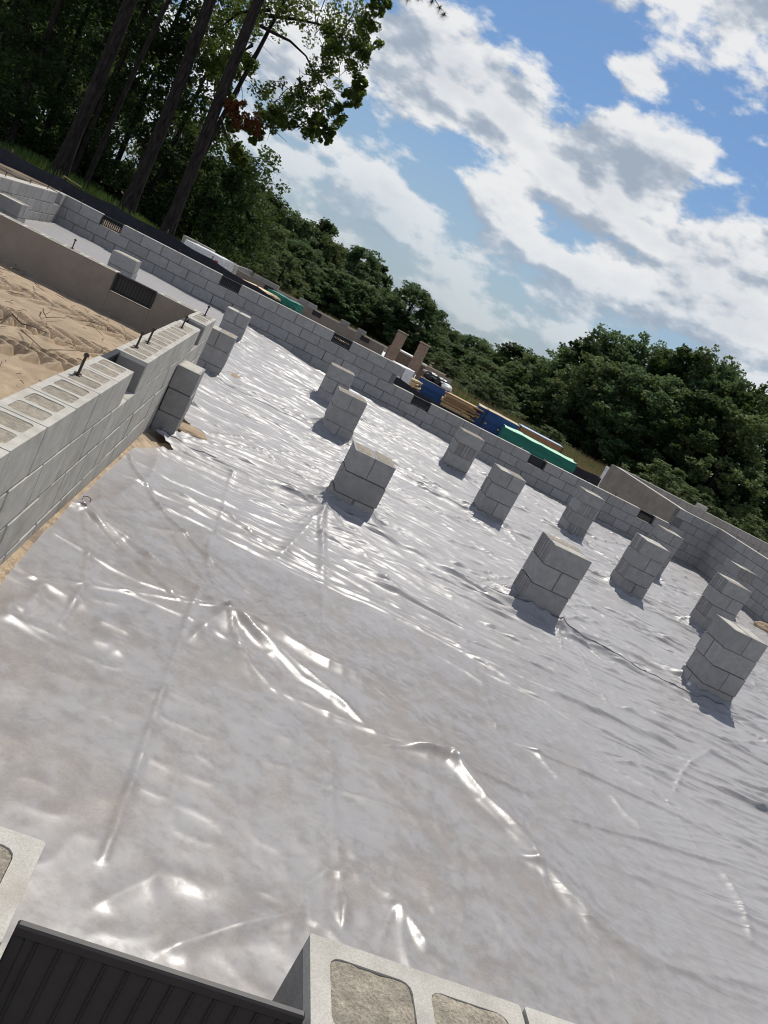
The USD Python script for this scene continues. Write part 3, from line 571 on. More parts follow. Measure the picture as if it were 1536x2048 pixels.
for k in range(1700):
    y_ = rf.uniform(-14.6, -.4); x_ = rf.uniform(-1.8, 8.8)
    if y_ < -12.2 and x_ < 1.7 and rf.random() < .93: continue
    L = rf.uniform(.4, 2.8); a = rf.normal(.04, .13) if rf.random() < .86 else rf.uniform(-1.1, 1.1); q = np.linspace(-.5, .5, 5); d = np.array([math.cos(a), math.sin(a)]); nrm = np.array([-d[1], d[0]])
    creases.append((np.array([x_, y_]) + d * L * q[:, None] + nrm * (rf.normal(0, .05) * L * np.cos(q * 3))[:, None], rf.uniform(.005, .020) * (.55 if y_ < -12.6 and x_ < 1 else 1), rf.uniform(.012, .026)))
tents = [(onground(443, 1240), .05, .30), (onground(640, 1032), .045, .30), (onground(155, 1040), .03, .2), (onground(890, 1527), .035, .22), (onground(1062, 1735), .02, .2)]
_pc = {}
def polydist(P, X, Y, reach):
    """distance to a polyline, and how far along (0..1), near it only"""
    if _pc.get('k') is not Y: _pc.update(k=Y, r0=Y.min(1), r1=Y.max(1), c0=X.min(0), c1=X.max(0))
    seg = np.linalg.norm(np.diff(P, axis=0), axis=1); cum = np.r_[0, np.cumsum(seg)]; lo, hi = P.min(0) - reach, P.max(0) + reach
    rr = np.nonzero((_pc['r1'] > lo[1]) & (_pc['r0'] < hi[1]))[0]; cc = np.nonzero((_pc['c1'] > lo[0]) & (_pc['c0'] < hi[0]))[0]
    if not len(rr) or not len(cc): return None
    sl = (slice(rr[0], rr[-1] + 1), slice(cc[0], cc[-1] + 1)); xs_, ys_ = X[sl], Y[sl]
    i, j = np.nonzero((xs_ > lo[0]) & (xs_ < hi[0]) & (ys_ > lo[1]) & (ys_ < hi[1]))
    if not len(i): return None
    x, y = xs_[i, j], ys_[i, j]; m_ = (i + rr[0], j + cc[0]); d = np.full(x.shape, 9.0); s = np.zeros(x.shape)
    for i in range(len(P) - 1):
        a, b_ = P[i], P[i + 1]; ab = b_ - a; t = np.clip(((x - a[0]) * ab[0] + (y - a[1]) * ab[1]) / (ab @ ab + 1e-12), 0, 1)
        dd = np.hypot(x - a[0] - t * ab[0], y - a[1] - t * ab[1]); k = dd < d; d[k] = dd[k]; s[k] = (cum[i] + t[k] * seg[i]) / cum[-1]
    k = d < reach
    return (m_[0][k], m_[1][k]), d[k], s[k]
def N3(x, y, seed): return meshkit.noise(np.stack([x, y, 0 * x + seed * .77], -1), seed)
def sheet_z(X, Y, lift=0.0, seed=0):
    Z = gi(X, Y) + .018 + lift + .05 * fb(X, Y, .75, 4, 31) + .012 * fb(X, Y, 4.5, 3, 32)
    far = np.clip((Y + 12.6) / 2.2, 0, 1); right_ = np.clip((X - .3) / 1.6, 0, 1); st = np.maximum(far, right_ * .85)
    # long pulled wrinkles running mostly along x, denser towards the back
    warp = .9 * fb(X, Y, .9, 3, 41) + .12 * fb(X, Y, 4, 2, 42)
    for sx, sy, am, sd in ((.5, 7.5, .010, 51), (.8, 17.0, .0085, 52), (.4, 3.4, .014, 53)):
        ang = .16 * math.sin(sd) + .08; U = X * math.cos(ang) + Y * math.sin(ang); V = -X * math.sin(ang) + Y * math.cos(ang) + warp * .5
        n = N3(U * sx, V * sy, sd); Z += am * st * (1 - np.abs(2 * n - 1)) ** 2.6 * (.30 + 1.1 * N3(X * 1.1, Y * 1.6, sd + 7) ** 1.3)
    Z += .03 * np.clip(1 - (X + 2.1) / .35, 0, 1) * (X > -2.12)
    pt = np.clip(fb(X, Y, .7, 3, 63) * 5, 0, 1) * far * .6; n = N3(X * 5 + 3 * warp, Y * 8 - 2 * warp, 64); Z += .010 * pt * (1 - np.abs(2 * n - 1)) ** 2.2
    # small crumples near the viewer
    n = N3(X * 7 + 2 * warp, Y * 7, 61); Z += .004 * (1 - st * .6) * (1 - np.abs(2 * n - 1)) ** 3
    for P, am, w in creases:
        q = polydist(P, X, Y, w * 5)
        if q is None: continue
        m_, d, s = q; tp = np.clip(s / .10, 0.25, 1) * np.clip((1 - s) / .22, 0, 1) ** .8; wob = .85 + .3 * N3(X[m_] * 5, Y[m_] * 5, 71)
        L_ = np.linalg.norm(np.diff(P, axis=0), axis=1).sum(); k_ = 1.0 if L_ > .42 else .5
        we = w * (.35 + .80 * np.sqrt(tp)) * (.65 + .7 * N3(X[m_] * 4.5, Y[m_] * 4.5, 72))
        Z[m_] += am * k_ * tp * wob * (.5 * np.exp(-(d / we) ** 2) + .5 * np.exp(-d / (we * .62)))
    for c_, am, w_ in tents: Z += am * np.exp(-np.hypot(X - c_[0], Y - c_[1]) / w_)
    for kf_, P in enumerate(fold_pts):
        q = polydist(P, X, Y, .12)
        if q is None: continue
        m_, d, s = q; Z[m_] += (.010, .009, .004, .004)[kf_] * np.exp(-d / .012) * np.clip(N3(X[m_] * 2, Y[m_] * 2, 77) * 1.6, .3, 1.3)
    for (px, py, gz, ww, dd) in piers:
        ex = np.maximum(np.maximum(px - X, X - px - ww), 0); ey = np.maximum(np.maximum(py - Y, Y - py - dd), 0); d = np.hypot(ex, ey)
        mm = d < .8; th = np.arctan2(Y[mm] - py - dd / 2, X[mm] - px - ww / 2)
        Z[mm] += np.exp(-d[mm] / .09) * (.085 if px > -1.5 else .025) * (.2 + N3(X[mm] * 6, Y[mm] * 6, 81)) + np.exp(-d[mm] / .3) * .012 * np.sin(th * 11 + px * 3)
    return Z
def make_sheet(label, x0f, x1, y0, y1, dx, dy, xs=None, ys=None, lift=0.0, hem=True, seed=0):
    xs = np.arange(0, 1.0001, dx / (x1 - x0f(y0))) if xs is None else xs; ys = np.arange(y0, y1 + dy / 2, dy) if ys is None else ys
    t, Yg = np.meshgrid(xs, ys); x0 = x0f(Yg); X = x0 + (x1 - x0) * t; Y = Yg + 0 * X
    if hem: # wandering front hem
        e = np.clip((y0 + .5 - Y) / .5, 0, 1); Y = Y + e * .16 * fb(X, 0 * X + seed, .9, 4, 90 + seed) + e * .03 * fb(X, 0 * X, 6, 3, 95)
    Z = sheet_z(X, Y, lift, seed)
    if hem:
        e = np.clip((y0 + .16 - Yg) / .16, 0, 1); Z += .006 * e * N3(X * 2.5, Y * 0 + seed, 97)
    return tag(obj('plastic_sheet', grid_mesh(X, Y, Z), T['poly_film'], smooth=True), label, 'plastic sheet', group='clear plastic sheets over the crawlspace soil')
_ed = np.array([onground(u, v)[:2] for u, v in [(0, 1178), (40, 1130), (78, 1086), (96, 1072), (150, 1014), (210, 955), (262, 908), (300, 872), (318, 884), (345, 905), (385, 878)]]); _ed = _ed[np.argsort(_ed[:, 1])]
xl = lambda y: np.interp(y, np.r_[-16.3, _ed[:, 1], -9.4, -8.6, -6.4], np.r_[_ed[0, 0] - .02, _ed[:, 0], -1.96, -2.02, -2.04])
nx = np.unique(np.round(np.r_[np.arange(0, 4.55, .0125), np.arange(4.55, 7.5, .020), np.arange(7.5, 11.1, .035), 11.1], 4)) / 11.1
ny = np.unique(np.round(np.r_[np.arange(-16.17, -12.4, .0125), np.arange(-12.4, -10.0, .016), -10.0], 4))
make_sheet('big nearest sheet of cloudy clear plastic with star shaped creases', xl, 9.17, -16.17, -10.0, 0, 0, nx, ny, hem=False, seed=0)
make_sheet('second plastic sheet, between the two nearer pier rows', xl, 9.17, -10.32, -6.55, .024, .017, lift=.004, seed=1)
make_sheet('third plastic sheet, between the middle and farthest pier rows', lambda y: 0 * np.asarray(y) - 2.0, 9.17, -6.85, -3.5, .028, .021, lift=.004, seed=2)
make_sheet('farthest plastic sheet, reaching up to the back block wall', lambda y: 0 * np.asarray(y) - 2.02, 9.17, -3.75, -.03, .030, .024, lift=.004, seed=3)
make_sheet('plastic sheet in the narrow bay behind the brown plastered wall', lambda y: 0 * np.asarray(y) - 5.95, -1.98, -8.05, -.03, .045, .04, lift=.008, hem=False, seed=4)
# roll of plastic at the foot of the right front pier
a, b_ = onground(1362, 1352), onground(1376, 1392)
roll = thing('plastic_roll', 'rolled up end of plastic leaning at the foot of the right front pier', 'plastic roll')
pts = np.array([a + [0, .02, .10], (a * .7 + b_ * .3) + [0, 0, .085], b_ + [0, 0, .05]]); obj('outer_wrap', tube(pts, [.03, .036, .033], 14, cap=False), T['wrap_white'], roll, smooth=True); obj('inner_wrap', tube(pts + [0, 0, .002], [.018, .02, .019], 12, cap=False), T['wrap_white'], roll, smooth=True)
# staple holding the sheet
st = onground(155, 1040); st[2] = sheet_z(np.array([[st[0]]]), np.array([[st[1]]]))[0, 0] - .02; tag(obj('wire_staple', tube([st + [-.02, 0, .01], st + [-.019, .003, .03], st + [.0, .006, .036], st + [.019, .009, .03], st + [.02, .009, .01]], .0022, 6), T['rust_steel']), 'small bent wire staple pinning the plastic by the left wall', 'staple')
# sand lumps by piers
def lump(u, v, r, label, h=.6):
    p = onground(u, v); s = trimesh.creation.icosphere(3, r); n = meshkit.fbm(s.vertices / r * 1.6 + p, 4, 4)[:, None]; v_ = s.vertices * (.75 + .5 * n) * [1.2, 1, h] + p + [0, 0, .02]
    tag(obj('sand_lump', (v_, s.faces), T['sand'], smooth=True), label, 'sand lump')
lump(1463, 1432, .06, 'brown clod of sand at the foot of the right front pier'); lump(372, 868, .16, 'sand heap in front of the narrow pier by the left wall', .35); lump(462, 755, .12, 'sand at the foot of the pier past the left wall end', .35)
lump(1523, 1262, .18, 'dark soil heap at the very right edge between piers', .8)

# ------------------------------------------------------------------ twigs on the sand
def sandp(u, v):
    z = -.45
    for _ in range(3): p = onz(u, v, z); z = float(te(p[0], p[1])) + .012
    return p
tw = [([(0, 645), (20, 638), (40, 655), (60, 662), (95, 672)], .012, 'tangle of dark sticks at the left edge of the sand'), ([(85, 622), (83, 632), (90, 642), (110, 643), (128, 641)], .009, 'short forked dark stick on the sand below the parged wall'),
      ([(40, 665), (55, 685), (75, 700), (100, 730)], .008, 'long thin curved twig lying on the sand nearest the left wall'), ([(95, 705), (120, 710), (155, 709)], .007, 'straight thin twig pointing at the left wall top'),
      ([(5, 660), (22, 632), (24, 628)], .005, 'thin upright twig near the left frame edge'), ([(90, 658), (101, 663)], .007, 'little dark stick in the middle of the sand'), ([(209, 612), (214, 625), (219, 634)], .010, 'pale stick standing by the black vent'),
      ([(20, 540), (28, 535), (33, 532)], .008, 'pale stick at the foot of the parged wall, far left'), ([(24, 540), (38, 548), (50, 550)], .006, 'twig lying at the foot of the parged wall, far left'), ([(160, 645), (190, 653), (220, 668), (205, 660)], .004, 'fine rootlets on the sand beside the left wall corner'),
      ([(170, 655), (185, 662), (207, 683)], .005, 'fine curved twig close to the left wall bolts'), ([(68, 570), (74, 580), (78, 578)], .007, 'small dark twig under the parged wall'), ([(240, 655), (246, 668), (252, 690)], .004, 'hair thin twig by the inner wall corner')]
for px, r, lab in tw:
    P = np.array([sandp(*q) for q in px]); k = np.linspace(0, 1, len(P)); P[:, 2] += .02 + (np.array([0, 1, .5, 1, 0])[:len(P)] * .02 if len(P) > 2 else 0)
    if 'standing' in lab or 'upright' in lab: P[0, 2] += .13
    t_ = thing('twig', lab, 'twig'); m_ = 'straw' if 'pale' in lab else 'twig_bark'
    obj('stem', tube(P, np.linspace(r, r * .4, len(P)) * .6, 6), T[m_], t_, smooth=True)
    if len(P) > 3:
        q = P[1] + (P[2] - P[1]) * .5; d = rng.normal(0, .07, 3); d[2] = abs(d[2]) * .4; obj('side_shoot', tube([q, q + d, q + d * 1.8 + rng.normal(0, .02, 3)], [r * .36, r * .27, r * .12], 5), T[m_], t_, smooth=True)
# fine litter on the sand
b = MB()
for k in range(420):
    x, y = rng.uniform(-6.5, -2.35), rng.uniform(-14, -8.35); z = float(-.44); a = rng.uniform(0, np.pi); L = rng.uniform(.015, .07)
    z = float(te(x, y)) + .015
    d = np.array([math.cos(a), math.sin(a), rng.normal(0, .15)]) * L; v, f = tube([np.array([x, y, z]) - d, np.array([x, y, z + .008]) + d * .2, np.array([x, y, z]) + d], [.0018, .0025, .001], 4, cap=False); b.add(v, f)
tag(obj('wood_litter', b.get(), T['twig_bark']), 'scattered splinters and rootlets on the sand', 'litter', kind='stuff')

# ------------------------------------------------------------------ silt fence
def fence(name, P, tops, bots, label, seed):
    t = thing(name, label, 'silt fence'); P = np.array(P); L = np.r_[0, np.cumsum(np.linalg.norm(np.diff(P, axis=0), axis=1))]; n = int(L[-1] / .12)
    s = np.linspace(0, L[-1], n); x = np.interp(s, L, P[:, 0]); y = np.interp(s, L, P[:, 1]); zt = np.interp(s, L, tops); zb = np.interp(s, L, bots)
    tx, ty = np.gradient(x), np.gradient(y); nn = np.hypot(tx, ty); nxv, nyv = -ty / nn, tx / nn; rows = 9
    sag = .05 * np.abs(np.sin(s / 2.0 * np.pi)); Xg = []; Yg = []; Zg = []
    for side in (0, 1):
        for k in range(rows):
            q = k / (rows - 1) if side == 0 else 1 - k / (rows - 1)
            off = .05 * (N3(s * 1.3, 0 * s + q * 2, seed) - .5) + .03 * (N3(s * 5, 0 * s + q * 3, seed + 1) - .5) + (.004 if side else 0)
            Xg.append(x + nxv * off); Yg.append(y + nyv * off); Zg.append(zb + (zt - sag - zb) * q)
    V, F = grid_mesh(np.array(Xg), np.array(Yg), np.array(Zg)); obj('fabric', (V, F), T['silt_fabric'], t, smooth=True)
    for k in range(int(L[-1] / 2.0) + 1):
        q = min(k * 2.0, L[-1]); px, py = np.interp(q, L, P[:, 0]), np.interp(q, L, P[:, 1]); obj('stake', cbox(px - .018, px + .018, py + .03, py + .066, np.interp(q, L, bots) - .2, np.interp(q, L, tops) + .10, c=.003), T['stake'], t)
    return t
fence('silt_fence', [(-19, 14.8), (-11.71, 12.89), (-5.4, 10.5), (-1.51, 7.54), (1.71, 4.19), (3.42, 2.77), (4.6, 1.9)], [-.15, -.25, -.17, -.31, -.5, -.54, -.66], [-.8, -.95, -.9, -1.05, -1.25, -1.3, -1.3], 'long black fabric silt fence running behind the back wall under the trees', 5)
fence('silt_fence', [(7.2, 6.62), (8.06, 6.55), (9.3, 7.15)], [-.56, -.57, -.64], [-1.3, -1.3, -1.35], 'short black silt fence panel right of the long green bundle', 9)
p0, p1 = at(128, 352, 26.8), at(163, 374, 26.6); tag(obj('fence_pole', tube([p0, p1], .018, 8), T['straw']), 'thin pale pole lying on the black silt fence beside the trunks', 'pole')

# ------------------------------------------------------------------ bundles of material
def bundle(name, label, cat, p0, p1, depth, top, mat, topmat=None, seed=0, droop=.03, skid=True, strap=None, h=None):
    p0, p1 = np.array(p0[:2]), np.array(p1[:2]); d = p1 - p0; L = np.linalg.norm(d); ang = math.atan2(d[1], d[0]); g = float(te(*((p0 + p1) / 2))); H = (top - g) if h is None else h
    base = top - H; t = thing(name, label, cat, (p0[0], p0[1], base), ang); r = np.random.default_rng(seed)
    m = trimesh.creation.box((L, depth, H - (.09 if skid else 0))); 
    for _ in range(4): m = m.subdivide()
    v = m.vertices.copy(); hz = (H - (.09 if skid else 0)) / 2; n = meshkit.fbm(v * 3.1 + seed, 3, seed)[:, None] - .5; n2 = meshkit.fbm(v * [2, 2, 11] + seed, 3, seed + 1)[:, None] - .5
    side = (np.abs(v[:, 2:3]) < hz * .98); v = v + np.c_[v[:, :2] / (np.abs(v[:, :2]).max(0)), 0 * v[:, 0]] * (n * droop + n2 * droop * 1.2) * side; v[:, 2] += np.where(v[:, 2] > hz * .98, n[:, 0] * droop * 1.6, 0)
    v += [L / 2, depth / 2, H - hz]; f = m.faces; tc = m.face_normals[:, 2] > .9
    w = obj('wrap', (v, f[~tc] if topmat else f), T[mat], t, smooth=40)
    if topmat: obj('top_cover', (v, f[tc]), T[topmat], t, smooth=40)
    if skid:
        for q in (.12, .5, .88): obj('skid', cbox(L * q - .045, L * q + .045, -.02, depth + .02, -.06, .092, c=.004), T['lumber'], t)
    if mat in ('wrap_blue', 'wrap_green') and L > 1:
        for q in (.3, .62, .86): obj('printed_mark', cbox(L * q - .03, L * q + .03, -.034, -.024, H * .5, H * .5 + .05, c=.002), T['lumber'], t)
    for q in (strap or ()): obj('band', cbox(L * q - .012, L * q + .012, -.03, depth + .03, .09, H + .012, c=.003), T['vent_plastic'], t)
    return t
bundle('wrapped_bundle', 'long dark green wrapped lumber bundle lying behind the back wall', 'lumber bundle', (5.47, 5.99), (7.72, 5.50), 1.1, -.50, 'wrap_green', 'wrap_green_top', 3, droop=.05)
bundle('wrapped_bundle', 'blue wrapped lumber bundle left of the long green one', 'lumber bundle', at(960, 809, 25.2), at(1040, 851, 25.2), 1.1, -.37, 'wrap_blue', 'plywood', 4, droop=.025, strap=(.22,))
bl = bundle('wrapped_bundle', 'squat blue wrapped bundle piled with bags in front of the brick steps', 'lumber bundle', at(842, 751, 26), at(894, 781, 25.8), .9, -.47, 'wrap_blue', 'plywood', 5, droop=.03)
bundle('wrapped_bundle', 'small bright green wrapped bundle at the left in front of the neighbouring wall', 'lumber bundle', (-2.25, 11.9), (-1.15, 11.55), .8, -.34, 'wrap_green', 'wrap_green', 6, droop=.05)
wb = bundle('wrapped_bundle', 'white wrapped bundle with red print near the left tree trunks', 'lumber bundle', (-5.5, 13.75), (-4.02, 13.2), 1.0, -.2, 'wrap_white', 'wrap_white', 7, droop=.05)
obj('printed_mark', cbox(1.30, 1.44, -.045, -.03, .22, .34, c=.002), T['red_print'], wb)
bundle('wrapped_bundle', 'white wrapped block stack beside the step in the back wall', 'lumber bundle', at(786, 719, 24), at(830, 741, 24), .6, -.34, 'wrap_white', 'wrap_white', 8, droop=.02)
bundle('wrapped_bundle', 'brown crate of boards with a bluish cover behind the green bundle', 'crate', (7.05, 9.85), (8.65, 9.50), .9, -.47, 'lumber_dark', 'blue_film', 9, droop=.01, strap=(.02, .98))
def bag(p, r, mat, label, sc=(1.4, 1.1, .75)):
    s = trimesh.creation.icosphere(3, r); n = meshkit.fbm(s.vertices / r * 1.8 + p, 4, 8)[:, None]; tag(obj('bag', (s.vertices * (.6 + .8 * n) * sc + p, s.faces), T[mat], smooth=True), label, 'bag')
bag(at(862, 757, 26.3) * [1, 1, 0] + [0, 0, -.36], .20, 'black_bag', 'black crumpled bag on the squat blue bundle, left one'); bag(at(880, 768, 26.2) * [1, 1, 0] + [0, 0, -.37], .20, 'black_bag', 'black crumpled bag on the squat blue bundle, right one'); bag(at(892, 776, 26.0) * [1, 1, 0] + [0, 0, -.39], .13, 'wrap_white', 'small white bag at the end of the squat blue bundle')
def boards(name, label, p0, p1, top, rows, cols, seed, mats, bt=.038, bw=.235, rag=.25):
    p0, p1 = np.array(p0[:2], float), np.array(p1[:2], float); d = p1 - p0; L = np.linalg.norm(d); ang = math.atan2(d[1], d[0]); r = np.random.default_rng(seed); base = top - rows * (bt + .003); g = float(te(*((p0 + p1) / 2)))
    t = thing(name, label, 'lumber stack', (p0[0], p0[1], base), ang)
    for k in range(rows):
        for c in range(cols):
            a, e = r.uniform(-rag * .3, rag * .3), L + r.uniform(-rag, rag); y = c * (bw + .006) + r.normal(0, .012)
            obj('board', cbox(a, e, y, y + bw, k * (bt + .003), k * (bt + .003) + bt, c=.002), T[mats[r.integers(len(mats))]], t)
    if base - g > .03:
        for q in (.15, .5, .85): obj('bearer', cbox(L * q - .05, L * q + .05, 0, cols * bw, g - base - .03, -.001, c=.003), T['lumber_dark'], t)
boards('lumber_stack', 'ragged stack of bare boards between the two blue bundles', at(893, 786, 25), at(953, 816, 25), -.46, 15, 3, 31, ['lumber', 'lumber', 'lumber_dark'])
boards('lumber_stack', 'short pale boards beneath the white wrapped stack', at(820, 757, 25), at(838, 768, 25), -.58, 8, 3, 32, ['plywood', 'lumber'], rag=.1)
boards('plywood_stack', 'pale plywood sheets lying beyond the third vent', at(640, 648, 25.5), at(688, 672, 25.3), -.56, 4, 3, 33, ['plywood'], bt=.02, bw=.4, rag=.15)
boards('plywood_stack', 'pale plywood sheets lying beyond the second vent', at(474, 552, 27), at(522, 578, 26.7), -.42, 4, 3, 34, ['plywood'], bt=.02, bw=.4, rag=.15)
# pallets of block at far left
def block_pallet(p, label, nx_, nz, ang, seed):
    p = np.array(p, float); g = float(te(p[0], p[1])); t = thing('block_pallet', label, 'block stack', (p[0], p[1], g), ang, group='stacks of spare blocks by the neighbouring site'); r = np.random.default_rng(seed)
    for k in range(nz):
        for i in range(nx_):
            for j in range(2):
                if k == nz - 1 and r.random() < .2: continue
                obj('block', cbox(i * .40, i * .40 + .39, j * .2, j * .2 + .19, .1 + k * .2, .1 + k * .2 + .19, c=.005), T['block_top'], t)
    for q in (.1, .5, .9): obj('pallet_runner', cbox(0, nx_ * .4, q * .38 - .03, q * .38 + .03, 0, .098, c=.003), T['lumber'], t)
block_pallet(at(362, 482, 31), 'stack of grey blocks behind the white wrapped bundle, left one', 3, 2, -.2, 1); block_pallet(at(412, 508, 31), 'stack of grey blocks behind the white wrapped bundle, right one', 3, 2, -.2, 2)
# white pipe stub
p = at(1210, 942, 28); g = float(te(p[0], p[1])); pp = thing('pipe_stub', 'short white capped pipe standing in the grass by the wing wall', 'pipe', (p[0], p[1], g)); obj('pipe', tube([(0, 0, 0), (.02, 0, p[2] - g + .08)], .055, 14), T['pipe_white'], pp, smooth=40); obj('cap', tube([(.02, 0, p[2] - g + .08), (.02, 0, p[2] - g + .17)], .068, 14), T['pipe_white'], pp, smooth=40)

# ------------------------------------------------------------------ neighbouring foundation with brick steps
A, B_ = np.array([-5.4, 20.87]), np.array([3.0, 19.05]); d = B_ - A; L = np.linalg.norm(d); ang = math.atan2(d[1], d[0])
nb = thing('neighbour_foundation', 'tan plastered foundation of the house next door with loose blocks on top', 'foundation', (A[0], A[1], -1.6), ang)
top = 1.0
obj('front_wall', cbox(0, L, 0, .2, -.3, top, c=.004), T['parge'], nb); obj('back_wall', cbox(-.5, L + 3.2, 8, 8.2, -.3, top - .28, c=.004), T['parge_block'], nb); obj('left_wall', cbox(-.2, -.003, 0, 7.99, -.3, top - .04, c=.004), T['block'], nb); obj('floor', cbox(.01, L + 3, .21, 7.99, -.3, .15, c=.004), T['concrete_white'], nb)
for k in range(4):
    q = L * (.06 + .27 * k); vv = obj('vent', cbox(q, q + .42, -.02, .05, top - .21, top - .01, c=.004), T['vent_plastic'], nb)
for q in (.5, .92, 2.2, 2.62, 3.0, 4.4, 4.82, 6.4, 7.2): obj('block', cbox(q, q + .40, .005, .195, top + .002, top + .19, c=.005), T['block'], nb)
tag(obj('plastic_cover', cbox(L * .72, L * .98, 3, 6.5, .16, .5, c=.1), T['wrap_white'], nb), 'white plastic inside')
br = at(775, 703, 34.5); bs = thing('brick_steps', 'brick porch steps with two square brick columns next door', 'brick porch', (br[0], br[1], -1.6), ang)
def bricks(x0, x1, y0, y1, z0, z1, name):
    b = MB(); r = np.random.default_rng(int(x0 * 100) + 5); k = 0; z = z0
    while z < z1 - .03:
        for (axis, f, s0, s1) in (('x', y0, x0, x1), ('y', x0, y0, y1), ('y', x1 - .09, y0, y1)):
            s = s0 - (.105 if k % 2 else 0)
            while s < s1 - .02:
                p_, q_ = max(s, s0) + .004, min(s + .21, s1) - .004; s += .21
                if q_ - p_ < .03: continue
                j = r.normal(0, .003); b.add(*(cbox(p_, q_, f + j, f + .09 + j, z + .004, z + .067, c=.003) if axis == 'x' else cbox(f + j, f + .09 + j, p_, q_, z + .004, z + .067, c=.003)))
        z += .0745; k += 1
    g_ = obj(name, cbox(x0 + .012, x1 - .012, y0 + .012, y1 - .012, z0, z1 - .01, c=.002), T['mortar'], bs)
    tag(obj('bricks', b.get(), T['brick_red'], g_), kind='stuff')
bricks(-.05, 1.02, .02, .5, 0, 1.18, 'porch_wall'); bricks(.05, .45, -.40, 0, 0, 1.88, 'column'); bricks(1.04, 1.45, -.40, 0, 0, 1.88, 'column'); bricks(1.46, 2.55, .1, .5, 0, 1.2, 'cheek_wall')
for q in ((.05, .45, 1.885), (1.04, 1.45, 1.885)): obj('column_cap', cbox(q[0] - .03, q[1] + .03, -.43, .03, q[2], q[2] + .05, c=.005), T['brick_red'], bs)
for k in range(3): obj('step', cbox(1.47 + k * .17, 1.70 + k * .17, -.30, .09, 1.13 - k * .19, 1.20 - k * .19, c=.004), T['concrete_white'], bs)
obj('porch_slab', cbox(.0, 1.0, .51, 1.6, 0, 1.22, c=.01), T['concrete_white'], bs)

# ------------------------------------------------------------------ foliage
def leaves(centers, normals_up, size, r, aspect=.62, droop=.5):
    """leaf-shaped folded quads at the centres"""
    n = len(centers); th = r.uniform(0, 2 * np.pi, n); a = np.stack([np.cos(th), np.sin(th), r.normal(-.25, droop, n)], 1); a /= np.linalg.norm(a, axis=1, keepdims=True)
    u = r.normal(0, 1, (n, 3)) + [0, 0, .9]; bb = np.cross(a, u); bb /= np.linalg.norm(bb, axis=1, keepdims=True) + 1e-9; nn = np.cross(a, bb)
    s = (size * r.uniform(.6, 1.35, n))[:, None]; w = s * aspect
    V = np.stack([centers - a * s * .5, centers + bb * w * .5 + nn * s * .08, centers + a * s * .5, centers - bb * w * .5 + nn * s * .08], 1).reshape(-1, 3)
    i = np.arange(n)[:, None] * 4; F = np.vstack([i + [0, 1, 2], i + [0, 2, 3]]); return V, F
def blob_points(blobs_, per, r, sub=14, subr=.34):
    P = []
    for (c, R) in blobs_:
        R = np.broadcast_to(R, 3); k = r.normal(0, 1, (sub, 3)); k /= np.linalg.norm(k, axis=1, keepdims=True); k *= r.uniform(.25, 1.0, (sub, 1)) ** .6
        w = r.integers(0, sub, int(per)); q = r.normal(0, 1, (int(per), 3)); q /= np.linalg.norm(q, axis=1, keepdims=True); q *= r.uniform(.15, 1, (int(per), 1)) ** .5
        P.append(np.asarray(c) + (k[w] + q * subr) * R)
    return np.vstack(P)
# prototypes for the far tree line: crown radius 1, height 1
def proto_tree(name, label, seed, mat, group, conif=False, nleaf=17000):
    r = np.random.default_rng(seed); H, R = 11.0, 4.6
    t = UsdGeom.Xform.Define(stage, f'/World/{name}') if False else None
    clumps = []; n = 120
    for k in range(n):
        z = r.uniform(.07, 1.0); prof = (math.sin(min(1, z * 1.15) ** .7 * math.pi * .93) ** .6 if not conif else (1.05 - z) ** .8) * (1 - .25 * (z < .2))
        th = r.uniform(0, 2 * np.pi); rad = R * prof * math.sqrt(r.uniform(.15, 1)) * r.uniform(.82, 1.16)
        clumps.append((np.array([rad * math.cos(th), rad * math.sin(th), H * z * .93]), np.array([1.1, 1.1, .9]) * r.uniform(.45, .95)))
    P = blob_points(clumps, nleaf / n, r, sub=6, subr=.5)
    return H, R, leaves(P, None, .27, r, .75), [tube([(0, 0, -.6), (.05, 0, H * .35), (.1, .1, H * .8)], [.22, .17, .05], 7)] + [tube([(.05, 0, H * q), clumps[i][0]], [.08, .02], 5) for i, q in zip(range(0, 18, 3), np.linspace(.2, .7, 6))]
def make_tree(name, label, data, mat, loc, sc, rz, group):
    H, R, lv, tr = data; x = UsdGeom.Xform.Define(stage, numbered('/World', name)); x.AddTranslateOp().Set(Gf.Vec3d(*map(float, loc))); x.AddRotateZOp().Set(math.degrees(rz)); x.AddScaleOp().Set(Gf.Vec3f(*map(float, sc)))
    p = tag(x, label, 'tree', group); b = MB(); [b.add(*q) for q in tr]; obj('trunk', b.get(), T['bark'], p, smooth=True); obj('crown', lv, T[mat], p); return p
protos = {}
def far_tree(u, v, D, R, kind, label, shrub=False, base=None):
    p = at(u, v, D); g = float(te(p[0], p[1])) if base is None else base; H = p[2] - g; nm, dat, mat = KINDS[kind]
    sc = (R / dat[1], R / dat[1], H / dat[0] / .93); rz = rng.uniform(0, 6.28); grp = 'trees of the far wood' if not shrub else 'bushes in front of the wood'
    if kind not in protos: protos[kind] = make_tree(nm, label, dat, mat, (p[0], p[1], g), sc, rz, grp)
    else: copy_thing(protos[kind], (p[0], p[1], g), rz, sc, label, grp)
KINDS = {0: ('broadleaf_tree', proto_tree('a', '', 201, 'leaf_far', ''), 'leaf_far'), 1: ('broadleaf_tree', proto_tree('b', '', 202, 'leaf_far_olive', ''), 'leaf_far_olive'), 2: ('broadleaf_tree', proto_tree('c', '', 203, 'leaf_far', ''), 'leaf_far'),
         3: ('broadleaf_tree', proto_tree('d', '', 204, 'leaf_dark', '', nleaf=19000), 'leaf_dark'), 4: ('bush', proto_tree('e', '', 205, 'leaf_far_olive', '', nleaf=13000), 'leaf_far_olive')}
